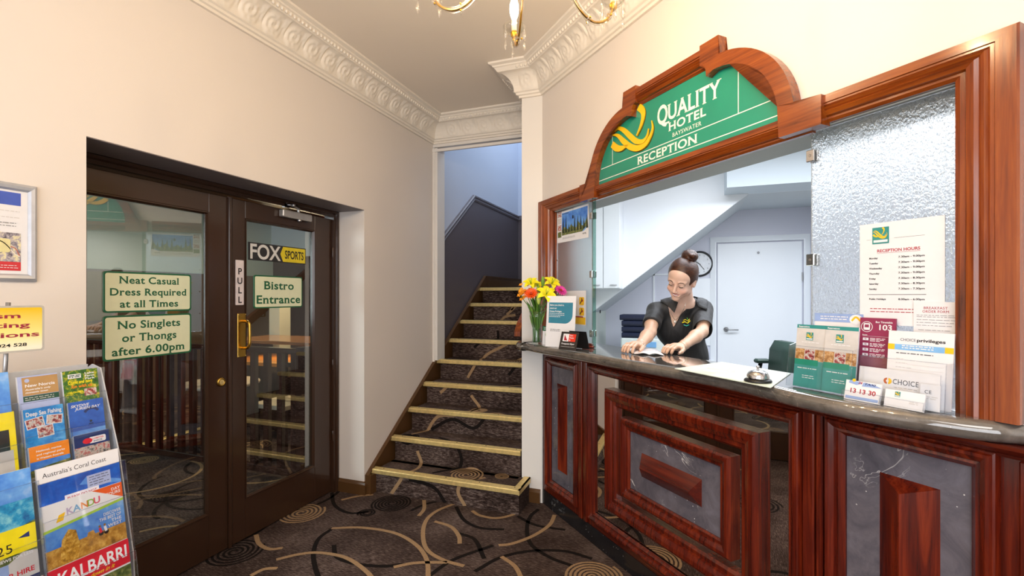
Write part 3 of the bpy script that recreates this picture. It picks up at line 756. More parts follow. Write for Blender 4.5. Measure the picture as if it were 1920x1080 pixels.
# ================================================================== THINGS SEEN THROUGH THE DOORS
bal = empty('balustrade', (-4.2, 2.98, 0), 'dark timber balustrade with square balusters behind the glass doors', 'balustrade')
m = MB(); m.bbox((-6.2, 2.945, 1.0), (-2.84, 3.015, 1.045), WDARK, .01); m.build('handrail', bal)
m = MB(); m.bbox((-6.2, 2.955, .03), (-2.84, 3.005, .085), WDARK, .006); m.build('bottom_rail', bal)
m = MB(); m.bbox((0, 0, 0), (.055, .04, .92), WDARK, .004); b0 = m.build('baluster'); b0.parent = bal; b0.location = Vector((-2.95, 2.96, .083))-Vector(bal.location)
for i in range(1, 23):
    c = b0.copy(); COL.objects.link(c); c.location = Vector((-2.95-.142*i, 2.96, .083))-Vector(bal.location)
m = MB(); m.bbox((-2.87, 2.93, 0), (-2.78, 3.03, 1.06), WDARK, .006); m.build('newel_post', bal)
# sideboard with a lit amber shelf
AMB = plain('d08a2a', .35, 0, .15, 12, name='amber_shelf'); 
sb = empty('sideboard', (-4.15, 4.35, 0), 'dark bistro sideboard with an amber lower shelf behind the balustrade', 'sideboard')
m = MB(); m.bbox((-5.0, 4.05, .93), (-3.1, 4.7, .965), wood('worn_timber_top', '5a3a20', '8a5c36', 'a87a4c', axis=0)); m.build('top', sb)
m = MB(); m.bbox((-5.0, 3.95, .70), (-3.1, 4.7, .74), AMB); m.build('shelf', sb)
m = MB(); m.bbox((-4.98, 4.0, 0), (-3.12, 4.68, .70), WDARK); m.build('body', sb)
for x in (-4.98, -4.04, -3.14):
    m = MB(); m.bbox((x, 4.06, .74), (x+.04, 4.68, .93), WDARK); m.build('divider', sb)
CLG = thin_glass('drinking_glass', (.86, .88, .88), 1.6, .02, .08)
m = MB(); m.lathe([(.034, 0), (.008, .006), (.006, .05), (.03, .065), (.052, .10), (.056, .14), (.052, .165)], (0, 0, 0), CLG, 16, caps=False)
g = m.build('goblet', label='large clear goblet standing alone on the bistro sideboard', cat='glass'); g.location = (-3.72, 4.16, .965)
m = MB(); m.lathe([(.022, .0), (.026, .004), (.03, .075)], (0, 0, 0), CLG, 12, caps=False)
t0 = m.build('tumbler', label='small clear tumbler in the cluster on the bistro sideboard', cat='glass', group='tumblers on the bistro sideboard'); k = 0
for i in range(5):
    for j in range(2):
        o = t0 if k == 0 else t0.copy()
        if k: COL.objects.link(o)
        o.location = (-3.52+.075*i, 4.16+.09*j, .965); k += 1
bt = MB(); bt.bbox((-.16, -.12, 0), (.16, .12, .012), plain('b8b4ac', .5)); tr = bt.build('serving_tray', label='pale tray of folded pink napkins on the bistro sideboard', cat='tray', origin=(0, 0, 0))
m = MB()
for i in range(4): m.tube([(-.1+.06*i, -.08, .022), (-.08+.06*i, .08, .022)], .016, plain('d8a898', .7), 8)
m.build('napkin', tr, kind='stuff'); tr.location = (-3.22, 4.4, .965)
# picture-lit canopy on the far wall, warm red panel
m = MB(); m.bbox((-5.6, 6.44, 0), (-4.75, 6.595, 2.1), wood('red_door_wood', '4a1608', '7a2a10', '96401c', axis=2)); m.build('bistro_cupboard', label='red brown timber cupboard on the back wall of the bistro', cat='cupboard', origin=(-5.2, 6.55, 0))
m = MB(lambda x, z, y: (x, y, z)); m.prism([(-4.45, 1.45), (-3.3, 1.45), (-3.3, 1.62), (-3.8, 1.75), (-4.45, 1.80)], 5.3, 5.6, plain('b0885a', .6)); m.box((-4.4, 1.1, 5.35), (-3.3, 1.42, 5.55), plain('8a7660', .5)); m.box((-4.2, 1.6, 5.38), (-3.9, 2.75, 5.55), plain('8a7660', .5))
m.build('hood', label='beige canopy hood above the bistro sideboard', cat='hood', origin=(-3.9, 5.4, 1.1))
# dining table and chairs beyond the rail
tb = empty('dining_table', (-4.35, 3.55, 0), 'pale topped dining table behind the balustrade', 'table')
m = MB(); m.lathe([(.0, .70), (.34, .70), (.35, .715), (.34, .73), (0, .73)], (-4.35, 3.48, -.12), plain('b4a696', .6), 28, caps=False); m.build('tabletop', tb)
m = MB(); m.lathe([(.2, 0), (.2, .02), (.035, .05), (.035, .58)], (-4.35, 3.48, 0), WDARK, 16); m.build('pedestal', tb)
chr_ = empty('dining_chair', (-3.55, 3.5, 0), 'dark bistro chair with pale seat behind the balusters', 'chair')
m = MB(); m.bbox((-3.75, 3.3, .44), (-3.35, 3.7, .48), plain('c0b4a0', .6)); m.build('seat', chr_)
for x in (-3.73, -3.40):
    for y in (3.32, 3.65):
        m = MB(); m.bbox((x, y, 0), (x+.035, y+.035, .44 if y < 3.5 else .95), WDARK); m.build('leg', chr_)
m = MB()
for z in (.62, .76, .9): m.bbox((-3.72, 3.655, z), (-3.38, 3.68, z+.05), WDARK)
m.build('backrest', chr_)
m = MB(); m.lathe([(.03, 0), (.034, .01), (.012, .03), (.008, .14), (.03, .2), (.036, .24), (.03, .27)], (-4.3, 3.4, .61), plain('a8c8e8', .2), 12); m.build('glass_ornament', label='pale blue glass ornament on the bistro table', cat='ornament', origin=(-4.3, 3.4, .61))  # bluish glass piece on the table, gives no light
m = MB(); m.bbox((-5.06, 3.1, 0), (-4.98, 4.7, .012), BRASSN, .002); m.build('trim_9', kind='structure')
# olive rounded board on the far bistro side
m = MB(); m.prism(rrect(-.62, 0, .62, .62, .06), 0, .02, plain('6a6038', .7)); ob = m.build('olive_board', label='olive rounded board on the far bistro wall', cat='board', origin=(0, 0, 0)); ob.rotation_euler = (PI/2, 0, PI/2); ob.location = (-6.98, 3.4, 1.15)
# ================================================================== RECEPTION COUNTER
rc = empty('reception_counter', TW(1.25, 0, -.05), 'red mahogany reception counter front with marble panels and mirror', 'counter')
ZB = .10
body = MB(TW)
body.box((0, 0.0, -.14), (2.52, ZB, -.004), PLINTH); body.build('plinth', rc, label='dark stone plinth')
m = MB(TW); m.box((.0, ZB, -.16), (2.52, 1.09, -.045), WDARK); m.build('carcass', rc)
def rails(u0, u1, z0, z1, iu0, iu1, iz0, iz1, nm='rail'):
    for a, b, mt in (((u0, z0), (iu0, z1), WRED), ((iu1, z0), (u1, z1), WRED), ((iu0, iz1), (iu1, z1), WRED_H), ((iu0, z0), (iu1, iz0), WRED_H)):
        m = MB(TW); m.bbox((a[0], a[1], -.045), (b[0], b[1], -.004), mt, .002); m.build(nm, rc)
# openings: left, centre, right
PL = (.115, .405, .205, .985); PC = (.635, 1.835, .195, 1.005); PR = (2.03, 2.345, .205, 1.012)
m = MB(TW)
for a, b in (((0, ZB), (PL[0], 1.09)), ((PL[1], ZB), (PC[0], 1.09)), ((PC[1], ZB), (PR[0], 1.09)), ((PR[1], ZB), (2.52, 1.09))):
    mm = MB(TW); mm.bbox((a[0], a[1], -.045), (b[0], b[1], -.006), WRED, .002); mm.build('stile', rc)
for P in (PL, PC, PR):
    for z0, z1 in ((ZB, P[2]), (P[3], 1.09)):
        mm = MB(TW); mm.bbox((P[0], z0, -.045), (P[1], z1, -.006), WRED_H, .002); mm.build('rail', rc)
# bolection mouldings, mitred at the corners: profile (offset outwards from the opening, height)
def mold(wd, h, ph=0): return [(0, -.03+ph), (0, .004+ph), (.10*wd, .3*h+ph), (.22*wd, .55*h+ph), (.34*wd, .50*h+ph), (.40*wd, .72*h+ph), (.62*wd, .98*h+ph), (.76*wd, h+ph), (.82*wd, .80*h+ph), (.9*wd, .72*h+ph), (wd, .30*h+ph), (wd, -.008+ph)]
def rectp(P): return [(P[0], P[2]), (P[1], P[2]), (P[1], P[3]), (P[0], P[3])]
for P, wd, h in ((PL, .055, .030), (PC, .055, .032), (PR, .060, .034)):
    m = MB(TW); m.sweep(rectp(P), mold(wd, h, -.008), WRED, closed=True, side=-1); m.build('panel_moulding', rc)
# broad flat pilaster strips between the panels
for u0, u1 in ((.475, .515), (.530, .565), (1.895, 1.935), (1.942, 1.965)):
    m = MB(TW); m.bbox((u0, ZB+.005, -.008), (u1, 1.088, .010), WRED, .004); m.build('pilaster_strip', rc)
m = MB(TW); m.bbox((2.44, ZB, -.008), (2.52, 1.06, .014), WRED, .004); m.build('pilaster_strip', rc)
# bed mould under the stone top
m = MB(TW); m.sweep([(0, 0), (2.52, 0)], [(0, 1.05), (.012, 1.052), (.016, 1.062), (.035, 1.072), (.045, 1.085), (.05, 1.095), (-.02, 1.095), (-.02, 1.05)], WRED_H, T=None) if False else None
m = MB(lambda u, w, z: TW(u, z, -w)); m.sweep([(0, 0), (2.52, 0)], [(0, 1.058), (.010, 1.060), (.014, 1.068), (.030, 1.076), (.04, 1.086), (.044, 1.096), (-.02, 1.096), (-.02, 1.058)], WRED_H, side=-1); m.build('bed_moulding', rc)
m = MB(TW); m.box((.0, .14, -.046), (2.52, .17, -.0455), WRED); 
# stone and mirror panels
for P, mt, nm in ((PL, MARB, 'marble_panel'), (PC, MIRROR, 'mirror_panel'), (PR, MARB, 'marble_panel')):
    m = MB(TW); m.box((P[0]-.01, P[2]-.01, -.045), (P[1]+.01, P[3]+.01, -.012), mt); m.build(nm, rc, label='mirror glass panel' if mt is MIRROR else None)
# raised frames on the mirror
def rframe(u0, u1, z0, z1, wd, h, base, nm):
    P = (u0+wd, u1-wd, z0+wd, z1-wd)
    m = MB(TW); m.sweep(rectp(P), [(0, base), (0, base+.4*h), (.12*wd, base+.62*h), (.30*wd, base+.60*h), (.36*wd, base+.80*h), (.60*wd, base+.98*h), (.80*wd, base+h), (.86*wd, base+.86*h), (wd, base+.70*h), (wd, base)], WRED, closed=True, side=-1)
    m.build(nm, rc)
rframe(.765, 1.735, .275, .945, .088, .046, -.012, 'outer_frame')
rframe(.900, 1.605, .395, .815, .062, .038, -.012, 'inner_frame')
m = MB(TW); m.box((.95, .45, -.012), (1.55, .765, -.002), MARB); m.build('marble_inset', rc)
def diamond(u0, u1, z0, z1, base, h, nm, horiz=True, inset=None):
    m = MB(TW); r = (min(u1-u0, z1-z0)/2) if inset is None else inset
    if horiz: rd = [(u0+r*.8, (z0+z1)/2), (u1-r*.8, (z0+z1)/2)]
    else: rd = [((u0+u1)/2, z0+r*.8), ((u0+u1)/2, z1-r*.8)]
    vs = [(u0, z0, base), (u1, z0, base), (u1, z1, base), (u0, z1, base), (rd[0][0], rd[0][1], base+h), (rd[1][0], rd[1][1], base+h)]
    if horiz: fs = [(0, 1, 5, 4), (1, 2, 5), (2, 3, 4, 5), (3, 0, 4), (0, 3, 2, 1)]
    else: fs = [(0, 1, 4), (1, 2, 5, 4), (2, 3, 5), (3, 0, 4, 5), (0, 3, 2, 1)]
    m.add(vs, fs, WRED_H if horiz else WRED, False); m.build(nm, rc)
diamond(1.05, 1.44, .545, .665, -.002, .046, 'raised_block', True, .045)
diamond(.185, .315, .30, .875, -.012, .032, 'raised_block', False, .03)
diamond(2.125, 2.275, .26, .925, -.012, .050, 'raised_block', False, .04)

# ---- stone top with a rounded, gently waving front edge
ZT, ZU = 1.150, 1.096
front = bez([(.10, .205), (.30, .205), (.55, .178), (.80, .160), (1.05, .150), (1.25, .128), (1.45, .105), (1.65, .100), (1.80, .115), (1.95, .138), (2.10, .145), (2.22, .125), (2.32, .095), (2.40, .060), (2.465, .0), (2.50, -.045)], 6)
XYl = [(-1.112, O0[1]-.004), (-1.118, 3.16), (-1.095, 3.075), (-1.03, 2.99)]
left = [UW(p) for p in bez(XYl, 6)]
outl = left+front
outer = [(u, w_) for u, w_ in outl]
inner = [(2.50, -.048), (2.382, -.048), (2.382, -.215), (.02, -.215), (.02, -.02)]
def slab():
    m = MB(lambda u, w_, z: TW(u, z, w_))
    R = (ZT-ZU)/2; zc = (ZT+ZU)/2
    prof = [(R*(1-math.cos(a))-.0, zc+R*math.sin(a)) for a in [math.radians(x) for x in (-90, -70, -50, -30, -10, 10, 30, 50, 70, 90)]]
    # offset inwards = towards the wall
    n = len(outer); P = [Vector(p) for p in outer]; k0 = len(prof); vs = []
    nr = []
    for i in range(n):
        d = (P[min(i+1, n-1)]-P[max(i-1, 0)]).normalized(); nr.append(Vector((d.y, -d.x)))
    for i in range(n):
        for o_, z in prof: vs.append((P[i].x+nr[i].x*o_*1.0, P[i].y+nr[i].y*o_, z))
    fs = [(i*k0+k, (i+1)*k0+k, (i+1)*k0+k+1, i*k0+k+1) for i in range(n-1) for k in range(k0-1)]
    m.add(vs, fs, SLAB, True)
    top = [(P[i].x+nr[i].x*R, P[i].y+nr[i].y*R) for i in range(n)]
    for z, rev in ((ZT, 0), (ZU, 1)):
        # ladder between the front edge and the straight back line
        bk = [(min(max(p[0], .02), 2.382), -.215) for p in top]
        for i in range(n-1):
            q = [(top[i][0], top[i][1], z), (top[i+1][0], top[i+1][1], z), (bk[i+1][0], bk[i+1][1], z), (bk[i][0], bk[i][1], z)]
            if bk[i] == bk[i+1]: q = q[:3]
            m.add(q, [tuple(range(len(q)))], SLAB, False)
    m.add([(.02, -.215, ZU), (2.382, -.215, ZU), (2.382, -.215, ZT), (.02, -.215, ZT)], [(0, 1, 2, 3)], SLAB, False)
    m.add([(.02, -.215, ZU), (top[0][0], top[0][1], ZU), (top[0][0], top[0][1], ZT), (.02, -.215, ZT)], [(0, 1, 2, 3)], SLAB, False)
    m.add([(2.382, -.215, ZU), (top[-1][0], top[-1][1], ZU), (top[-1][0], top[-1][1], ZT), (2.382, -.215, ZT)], [(0, 1, 2, 3)], SLAB, False)
    return m
slab().build('countertop', label='polished brown grey stone countertop with rounded wavy edge', cat='countertop', origin=TW(1.25, ZU, 0))

# ================================================================== HATCH FRAME
hf = empty('hatch_frame', TW(1.215, ZT, .0), 'orange mahogany moulded frame round the reception hatch', 'frame')
FO = .0; FI_L, FI_R, FT = .165, 2.325, 2.118
WD = .165
def fprof2(wd): return [(0, -.012), (0, .006), (.05*wd, .010), (.10*wd, .014), (.18*wd, .014), (.22*wd, .024), (.36*wd, .032), (.42*wd, .026), (.46*wd, .030), (.52*wd, .034), (.56*wd, .028), (.60*wd, .032), (.66*wd, .032), (.68*wd, .036), (.97*wd, .036), (wd, .030), (wd, 0.0)]
def jamb(u_in, u_out, nm, z1=FT):
    m = MB(TW); pr = fprof2(abs(u_out-u_in)); sd = 1 if u_out > u_in else -1
    wdz = z1-2.032
    # mitred into the head: top cut follows the moulding
    n = len(pr); vs = [(u_in+sd*o, ZT, h) for o, h in pr]+[(u_in+sd*o, 2.032+o*(wdz/abs(u_out-u_in)), h) for o, h in pr]
    fs = [(i, (i+1) % n, n+(i+1) % n, n+i) for i in range(n)]+[tuple(range(n)), tuple(range(n, 2*n))]
    m.add(vs, fs, WORANGE, False); return m.build(nm, hf)
def head(u0, u1, cut0, cut1, nm='head_rail', z1=FT, z0=2.032):
    m = MB(TW); wd = z1-z0; pr = [(o, h) for o, h in fprof2(wd)]; n = len(pr)
    vs = [(u0-(o*cut0/wd), z0+o, h) for o, h in pr]+[(u1+(o*cut1/wd), z0+o, h) for o, h in pr]
    fs = [(i, (i+1) % n, n+(i+1) % n, n+i) for i in range(n)]+[tuple(range(n)), tuple(range(n, 2*n))]
    m.add(vs, fs, WORANGE_H, False); return m.build(nm, hf)
jamb(.155, .0, 'left_jamb'); jamb(2.315, 2.448, 'right_jamb')
head(.155, .52, .155, 0); head(1.985, 2.315, 0, .133); head(.60, 1.93, 0, 0, 'transom_rail', 2.088, 2.016)
m = MB(TW); m.box((.06, ZT, -.20), (.155, 2.032, -.002), WORANGE); m.build('lining', hf)
m = MB(TW); m.box((2.322, ZT, -.20), (2.37, 2.032, -.002), WORANGE); m.build('lining', hf)

# ================================================================== ARCHED SIGN
UC = 1.268
sg = empty('reception_sign', TW(UC, 2.04, .01), 'green arched hotel reception sign in an orange mahogany surround', 'sign')
GRN = plain('208c74', .28, 0, .03, 8, coat=.3, name='green_sign_board'); GWH = plain('eef2ea', .4, name='white_letters'); YEL = plain('f2c21c', .35, 0, .04, name='yellow_swoosh'); DKO = plain('4a4210', .5)
A0, A1 = 1.578-.31, 0
RO, RI = .345, .275
def mir(pts): return [(2*UC-a, b) for a, b in pts]
CR = (1.545, 2.095)
# right half of the surround (flat boards with square returns), outer edge then inner edge
out_r = [(1.475, 2.515), (1.572, 2.515), (1.572, 2.435)]+arc(CR[0], CR[1], .345, 84, 3, 16, .345)+[(1.893, 2.118), (1.985, 2.118), (1.985, 2.020), (1.835, 2.020)]
in_r = arc(CR[0], CR[1], .287, 2, 90, 16, .290)+[(1.510, 2.372), (1.506, 2.405), (1.492, 2.425), (1.475, 2.430)]
def surround(flip):
    n_out = out_r; pts = n_out+in_r
    if flip: pts = mir(pts)
    m = MB(TW); n = len(pts)
    H0, H1 = .002, .048
    vs = [(a, b, H0) for a, b in pts]+[(a, b, H1) for a, b in pts]
    fs = [tuple(range(n))[::-1], tuple(range(n, 2*n))]+[(i, (i+1) % n, n+(i+1) % n, n+i) for i in range(n)]
    # triangulate the concave outline through bmesh
    import bmesh
    bm = bmesh.new(); bv = [bm.verts.new(TW(*v)) for v in vs]
    for f in fs[2:]: bm.faces.new([bv[i] for i in f])
    caps = [bm.faces.new([bv[i] for i in fs[0]]), bm.faces.new([bv[i] for i in fs[1]])]
    bmesh.ops.triangulate(bm, faces=caps); bm.verts.index_update()
    m.T = None; m.add([tuple(v.co) for v in bm.verts], [tuple(v.index for v in f.verts) for f in bm.faces], WORANGE_H, False); bm.free()
    m.build('arched_surround', sg)
surround(False); surround(True)
# straight moulded top rail between the blocks
m = MB(TW); z0, z1 = 2.418, 2.500; wd = z1-z0; pr = [(wd-o, h+.010) for o, h in fprof2(wd)]
pr = [(o, h+.010) for o, h in fprof2(wd)]; n = len(pr); ua, ub = 2*UC-1.477, 1.477
vs = [(ua, z0+o, h) for o, h in pr]+[(ub, z0+o, h) for o, h in pr]
m.add(vs, [(i, (i+1) % n, n+(i+1) % n, n+i) for i in range(n)], WORANGE_H, False); m.build('top_rail', sg)
# green board
gb = mir(arc(CR[0], CR[1], .300, 0, 88, 12))[::1]
board = arc(CR[0], CR[1], .300, 0, 84, 12)+[(1.49, 2.44)]+mir([(1.49, 2.44)])+mir(arc(CR[0], CR[1], .300, 84, 0, 12))
m = MB(TW); m.prism(board, .004, .014, GRN); gbo = m.build('sign_board', sg)
hh = .0146
m = MB(TW)
for (a0, b0, a1, b1) in ((.725, 2.176, 1.83, 2.180), (.70, 2.112, 1.84, 2.116), (.827, 2.178, .831, 2.345), (1.638, 2.178, 1.642, 2.375)): m.rect(a0, b0, a1, b1, hh, GWH)
m.build('gilt_line', gbo)
m = MB(TW)
text(m, 'UALITY', 1.402, 2.281, .070, hh, GWH, 't', 'c', fit=.302)
text(m, 'Q', 1.180, 2.277, .086, hh+.0003, GWH, 't', 'l', fit=.076); m.strip(bez([(1.205, 2.283), (1.235, 2.272), (1.262, 2.270)], 6), .008, hh+.0005, GWH)
text(m, 'HOTEL', 1.368, 2.228, .037, hh, GWH, 't', 'c', fit=.224)
text(m, 'BAYSWATER', 1.367, 2.193, .0185, hh, GWH, 's', 'c', fit=.174)
text(m, 'RECEPTION', 1.234, 2.126, .038, hh, GWH, 't', 'c', fit=.398)
m.build('sign_lettering', sg)
# yellow Q emblem, raised ribbons with a dark edge
def ribbon(m, pts, wd, mat, h0, h1, T=None):
    P = bez(pts, 10); n = len(P); W_ = [np.interp(i/(n-1), np.linspace(0, 1, len(wd)), wd) for i in range(n)]
    V = [Vector(p) for p in P]; L = []; R = []
    for i in range(n):
        t = (V[min(i+1, n-1)]-V[max(i-1, 0)]).normalized(); q = Vector((-t.y, t.x))*W_[i]/2; L.append(V[i]+q); R.append(V[i]-q)
    vs = [(p.x, p.y, h1) for p in L]+[(p.x, p.y, h1) for p in R]+[(p.x, p.y, h0) for p in L]+[(p.x, p.y, h0) for p in R]
    fs = []
    for i in range(n-1): fs += [(i, i+1, n+i+1, n+i), (i, i+1, 2*n+i+1, 2*n+i), (n+i, n+i+1, 3*n+i+1, 3*n+i)]
    m.add(vs, fs, mat, False)
QS = [([(1.052, 2.415), (1.080, 2.385), (1.084, 2.355), (1.067, 2.314), (1.035, 2.274)], [.036, .032, .024, .016, .007]),
      ([(.832, 2.346), (.880, 2.360), (.929, 2.336), (.982, 2.288), (1.032, 2.247), (1.081, 2.232), (1.112, 2.248), (1.124, 2.282)], [.004, .016, .024, .028, .028, .020, .012, .004]),
      ([(.832, 2.338), (.880, 2.322), (.929, 2.277), (.982, 2.234), (1.042, 2.208), (1.100, 2.211), (1.138, 2.243), (1.153, 2.276), (1.146, 2.314)], [.004, .018, .028, .032, .030, .024, .016, .010, .003]),
      ([(.832, 2.288), (.869, 2.258), (.913, 2.244), (.968, 2.246)], [.034, .036, .028, .006])]
def emblem(mb, T=lambda a, b: (a, b), sc=1.0, h=hh, raised=.006, y=YEL, d=DKO):
    for pts, wd in QS:
        p2 = [T(*p) for p in pts]
        if raised > .002: ribbon(mb, [(a+.004*sc, b-.005*sc) for a, b in p2], [x*sc for x in wd], d, h-.001, h+.001)
        ribbon(mb, p2, [x*sc for x in wd], y, h, h+raised)
m = MB(TW); emblem(m); m.build('emblem', sg, label='yellow swirling Q emblem')

# ================================================================== GLASS SCREENS
def glass_screen(u0, u1, z0, z1, w_, mat, label):
    g = empty('glass_screen', TW((u0+u1)/2, z0, w_), label, 'screen')
    m = MB(TW); m.box((u0, z0, w_-.005), (u1, z1, w_+.005), mat); m.build('pane', g); return g
g1 = glass_screen(.160, .572, ZT+.002, 2.028, -.03, FROST, 'smooth frosted glass screen at the left end of the hatch')
g2 = glass_screen(1.905, 2.322, ZT+.002, 2.028, -.03, TEXG, 'hammered obscure glass screen at the right end of the hatch')
gc = glass_screen(.580, .602, ZT+.002, 2.028, -.03, GLASSE, 'narrow clear glass strip clipped beside the frosted screen')
def clip(par, u, z, w_, sgn):
    m = MB(TW); m.bbox((u-.014, z-.020, w_+.005), (u+.014, z+.020, w_+.016), CHROME, .002); m.bbox((u-.014, z-.020, w_-.018), (u+.014, z+.020, w_-.006), CHROME, .002)
    m.lathe([(.005, w_+.016), (.004, w_+.018)], (u, z, 0), STEEL, 8); m.build('glass_clip', par)
for z in (1.94, 1.59, 1.235): clip(g1, .576, z, -.03, 1)
for z in (1.945, 1.585): clip(g2, 1.907, z, -.03, 1)
for z in (1.50, 1.70, 1.3):
    m = MB(TW); m.lathe([(.005, -.025), (.006, -.019)], (.172, z, 0), CHROME, 8); m.build('fixing', g1)
# ================================================================== PAPERS AND HOLDERS
PW = plain('e4e4e8', .55, 0, .015, name='white_paper'); INK = plain('3a3a40', .6, name='grey_ink'); TEAL = plain('2f8a88', .4, name='teal_print')
RD = plain('a82838', .5, name='red_print'); NAVY = plain('1c2a66', .4, name='navy_print'); LBL = plain('8fa8d8', .5, name='pale_blue_print'); BLK = plain('101012', .4, name='black_print')
GRM = plain('909096', .6); MAROON = plain('8c2c50', .4, 0, .03, name='maroon_print'); GREYP = plain('c9c6c4', .5, name='light_grey_print'); SKYB = plain('7db4e6', .5, name='sky_blue_print'); GOLD = plain('f0be1e', .45, name='gold_print')
def m_photo(name, stops, sc=14, axis=2):
    m, nt, b = _new(name); n = _noise(nt, _coords(nt, (sc, sc, sc)), 1.0, 4, .7)
    nt.links.new(_ramp(nt, n, [(p, lin(c)) for p, c in stops]), b.inputs['Base Color']); b.inputs['Roughness'].default_value = .3; return m
SKY = m_photo('photo_sky', [(.35, '2f6fd0'), (.6, '6ea8ea'), (.75, 'b8d4f4')], 9)
SKYD = m_photo('photo_deep_sky', [(.3, '1440a0'), (.6, '2464cc'), (.8, '6ea0e8')], 12)
LAND = m_photo('photo_sand', [(.3, '7a5220'), (.5, 'b88434'), (.7, 'e0b45c')], 40)
SCRUB = m_photo('photo_scrub', [(.3, '2c3c1c'), (.5, '5c6c34'), (.7, 'b0a468')], 60)
SEA = m_photo('photo_sea', [(.3, '0c5a9c'), (.5, '2c98c8'), (.7, '8cd0dc')], 30)
REDR = m_photo('photo_red_rock', [(.3, '5c1410'), (.5, 'a02c24'), (.7, 'c8584c')], 50)
CITY = m_photo('photo_city', [(.3, '303428'), (.45, '6c6c48'), (.6, 'c8bca0'), (.8, 'f0eadc')], 60)
ROOM = m_photo('photo_room', [(.3, '5c3418'), (.5, 'c08c50'), (.7, 'f0dcb8')], 70)
MIXED = m_photo('photo_mixed', [(.3, '282830'), (.45, 'a03030'), (.55, 'd8d0c8'), (.7, '406080')], 90)
MAPP = m_photo('photo_map', [(.35, '4a4450'), (.5, 'b0a8b0'), (.6, 'e4dcb0'), (.75, 'd8c48c')], 45)
def TP(o, yaw, tilt=0.):
    """plane standing at o: a to the viewer's right, b up and leaning back, h towards the viewer; yaw = direction of a"""
    ax = Vector((math.cos(yaw), math.sin(yaw), 0)); n = Vector((math.sin(yaw), -math.cos(yaw), 0))
    up = Vector((0, 0, 1))*math.cos(tilt)-n*math.sin(tilt); nn = n*math.cos(tilt)+Vector((0, 0, 1))*math.sin(tilt); o = Vector(o)
    def T(a, b, h=0.): return tuple(o+ax*a+up*b+nn*h)
    return T
YW = -PI/4     # along the reception wall
YL = PI/2      # along the left wall
def leaflet(name, T, wd, ht, label, cat, art, th=.0022, mat=PW, group=None, rows=None):
    m = MB(T); m.box((0, 0, -th), (wd, ht, 0), mat); o = m.build(name, label=label, cat=cat, origin=T(wd/2, 0, 0), group=group)
    p = MB(T); art(p, wd, ht); 
    if p.f: p.build('print', o)
    return o
def Qlogo(p, a, b, s, h=.0006):
    """square green logo with the yellow swirl"""
    p.rect(a, b, a+s, b+s*1.1, h, TEAL)
    k = s/.36
    emblem(p, lambda u, z: (a+s*.06+(u-.83)*k*.92, b+s*.35+(z-2.2)*k*1.2), k*1.1, h+.0003, .0004, YEL, BLK)
    p.rect(a+s*.08, b+s*.1, a+s*.92, b+s*.26, h+.0004, PW)

# opening hours on the hammered glass
WG = -.0245
def hours(p, W_, H_):
    Qlogo(p, .036, .248, .046)
    p.rect(.020, .262, .034, .2626, .0006, INK); p.rect(.095, .262, .172, .2626, .0006, INK)
    text(p, 'RECEPTION HOURS', .105, .222, .0085, .0006, RD, 'b', 'c', fit=.112); p.rect(.049, .2185, .161, .2192, .0006, RD)
    for i, (d_, t_) in enumerate([('Monday', '7.30am - 9.00pm'), ('Tuesday', '7.30am - 9.00pm'), ('Wednesday', '7.30am - 9.00pm'), ('Thursday', '7.30am - 9.00pm'), ('Friday', '7.30am - 8.30pm'), ('Saturday', '7.30am - 8.30pm'), ('Sunday', '7.30am - 7.30pm')]):
        z = .202-i*.0158; text(p, d_, .027, z, .0052, .0006, BLK, 'b', 'l'); text(p, t_, .172, z, .0052, .0006, BLK, 'b', 'r', fit=.066)
    p.rect(.022, .092, .175, .0932, .0006, INK)
    text(p, 'Public Holidays', .027, .076, .0052, .0006, BLK, 'b', 'l'); text(p, '8.00am - 6.00pm', .172, .076, .0052, .0006, BLK, 'b', 'r', fit=.066)
    lines(p, .03, .165, .048, .009, 2, .0006, RD, .0022, 3)
leaflet('opening_hours_sheet', TP(TW(2.062, 1.372, WG), YW), .218, .312, 'white sheet headed RECEPTION HOURS taped to the hammered glass', 'notice', hours)
def bfast(p, W_, H_):
    text(p, 'BREAKFAST', W_/2, H_-.020, .0066, .0006, RD, 's', 'c', fit=.056); text(p, 'ORDER FORM', W_/2, H_-.030, .0066, .0006, RD, 's', 'c', fit=.062)
    lines(p, .008, W_-.008, H_-.038, .0048, 2, .0006, GRM, .0014, 4); lines(p, .008, W_-.008, H_-.051, .008, 3, .0006, GRM, .0013, 5); lines(p, .012, W_-.02, H_-.080, .008, 3, .0006, GRM, .0013, 6)
leaflet('breakfast_form', TP(TW(2.208, 1.325, WG+.004), YW), .105, .118, 'white breakfast order form taped below the opening hours', 'notice', bfast)
def bluesheet(p, W_, H_):
    p.rect(0, H_-.028, W_, H_, .0006, LBL); lines(p, .02, W_*.7, H_-.012, .008, 2, .0008, PW, .003, 9)
    p.disc(W_-.022, H_-.018, .02, .0009, PW, 20, .016); p.strip(bez([(W_-.035, H_-.022), (W_-.022, H_-.010), (W_-.008, H_-.022)], 6), .006, .001, GOLD)
leaflet('blue_headed_sheet', TP(TW(1.918, 1.18, WG), YW), .155, .222, 'sheet with a blue heading behind the teal brochures', 'notice', bluesheet)
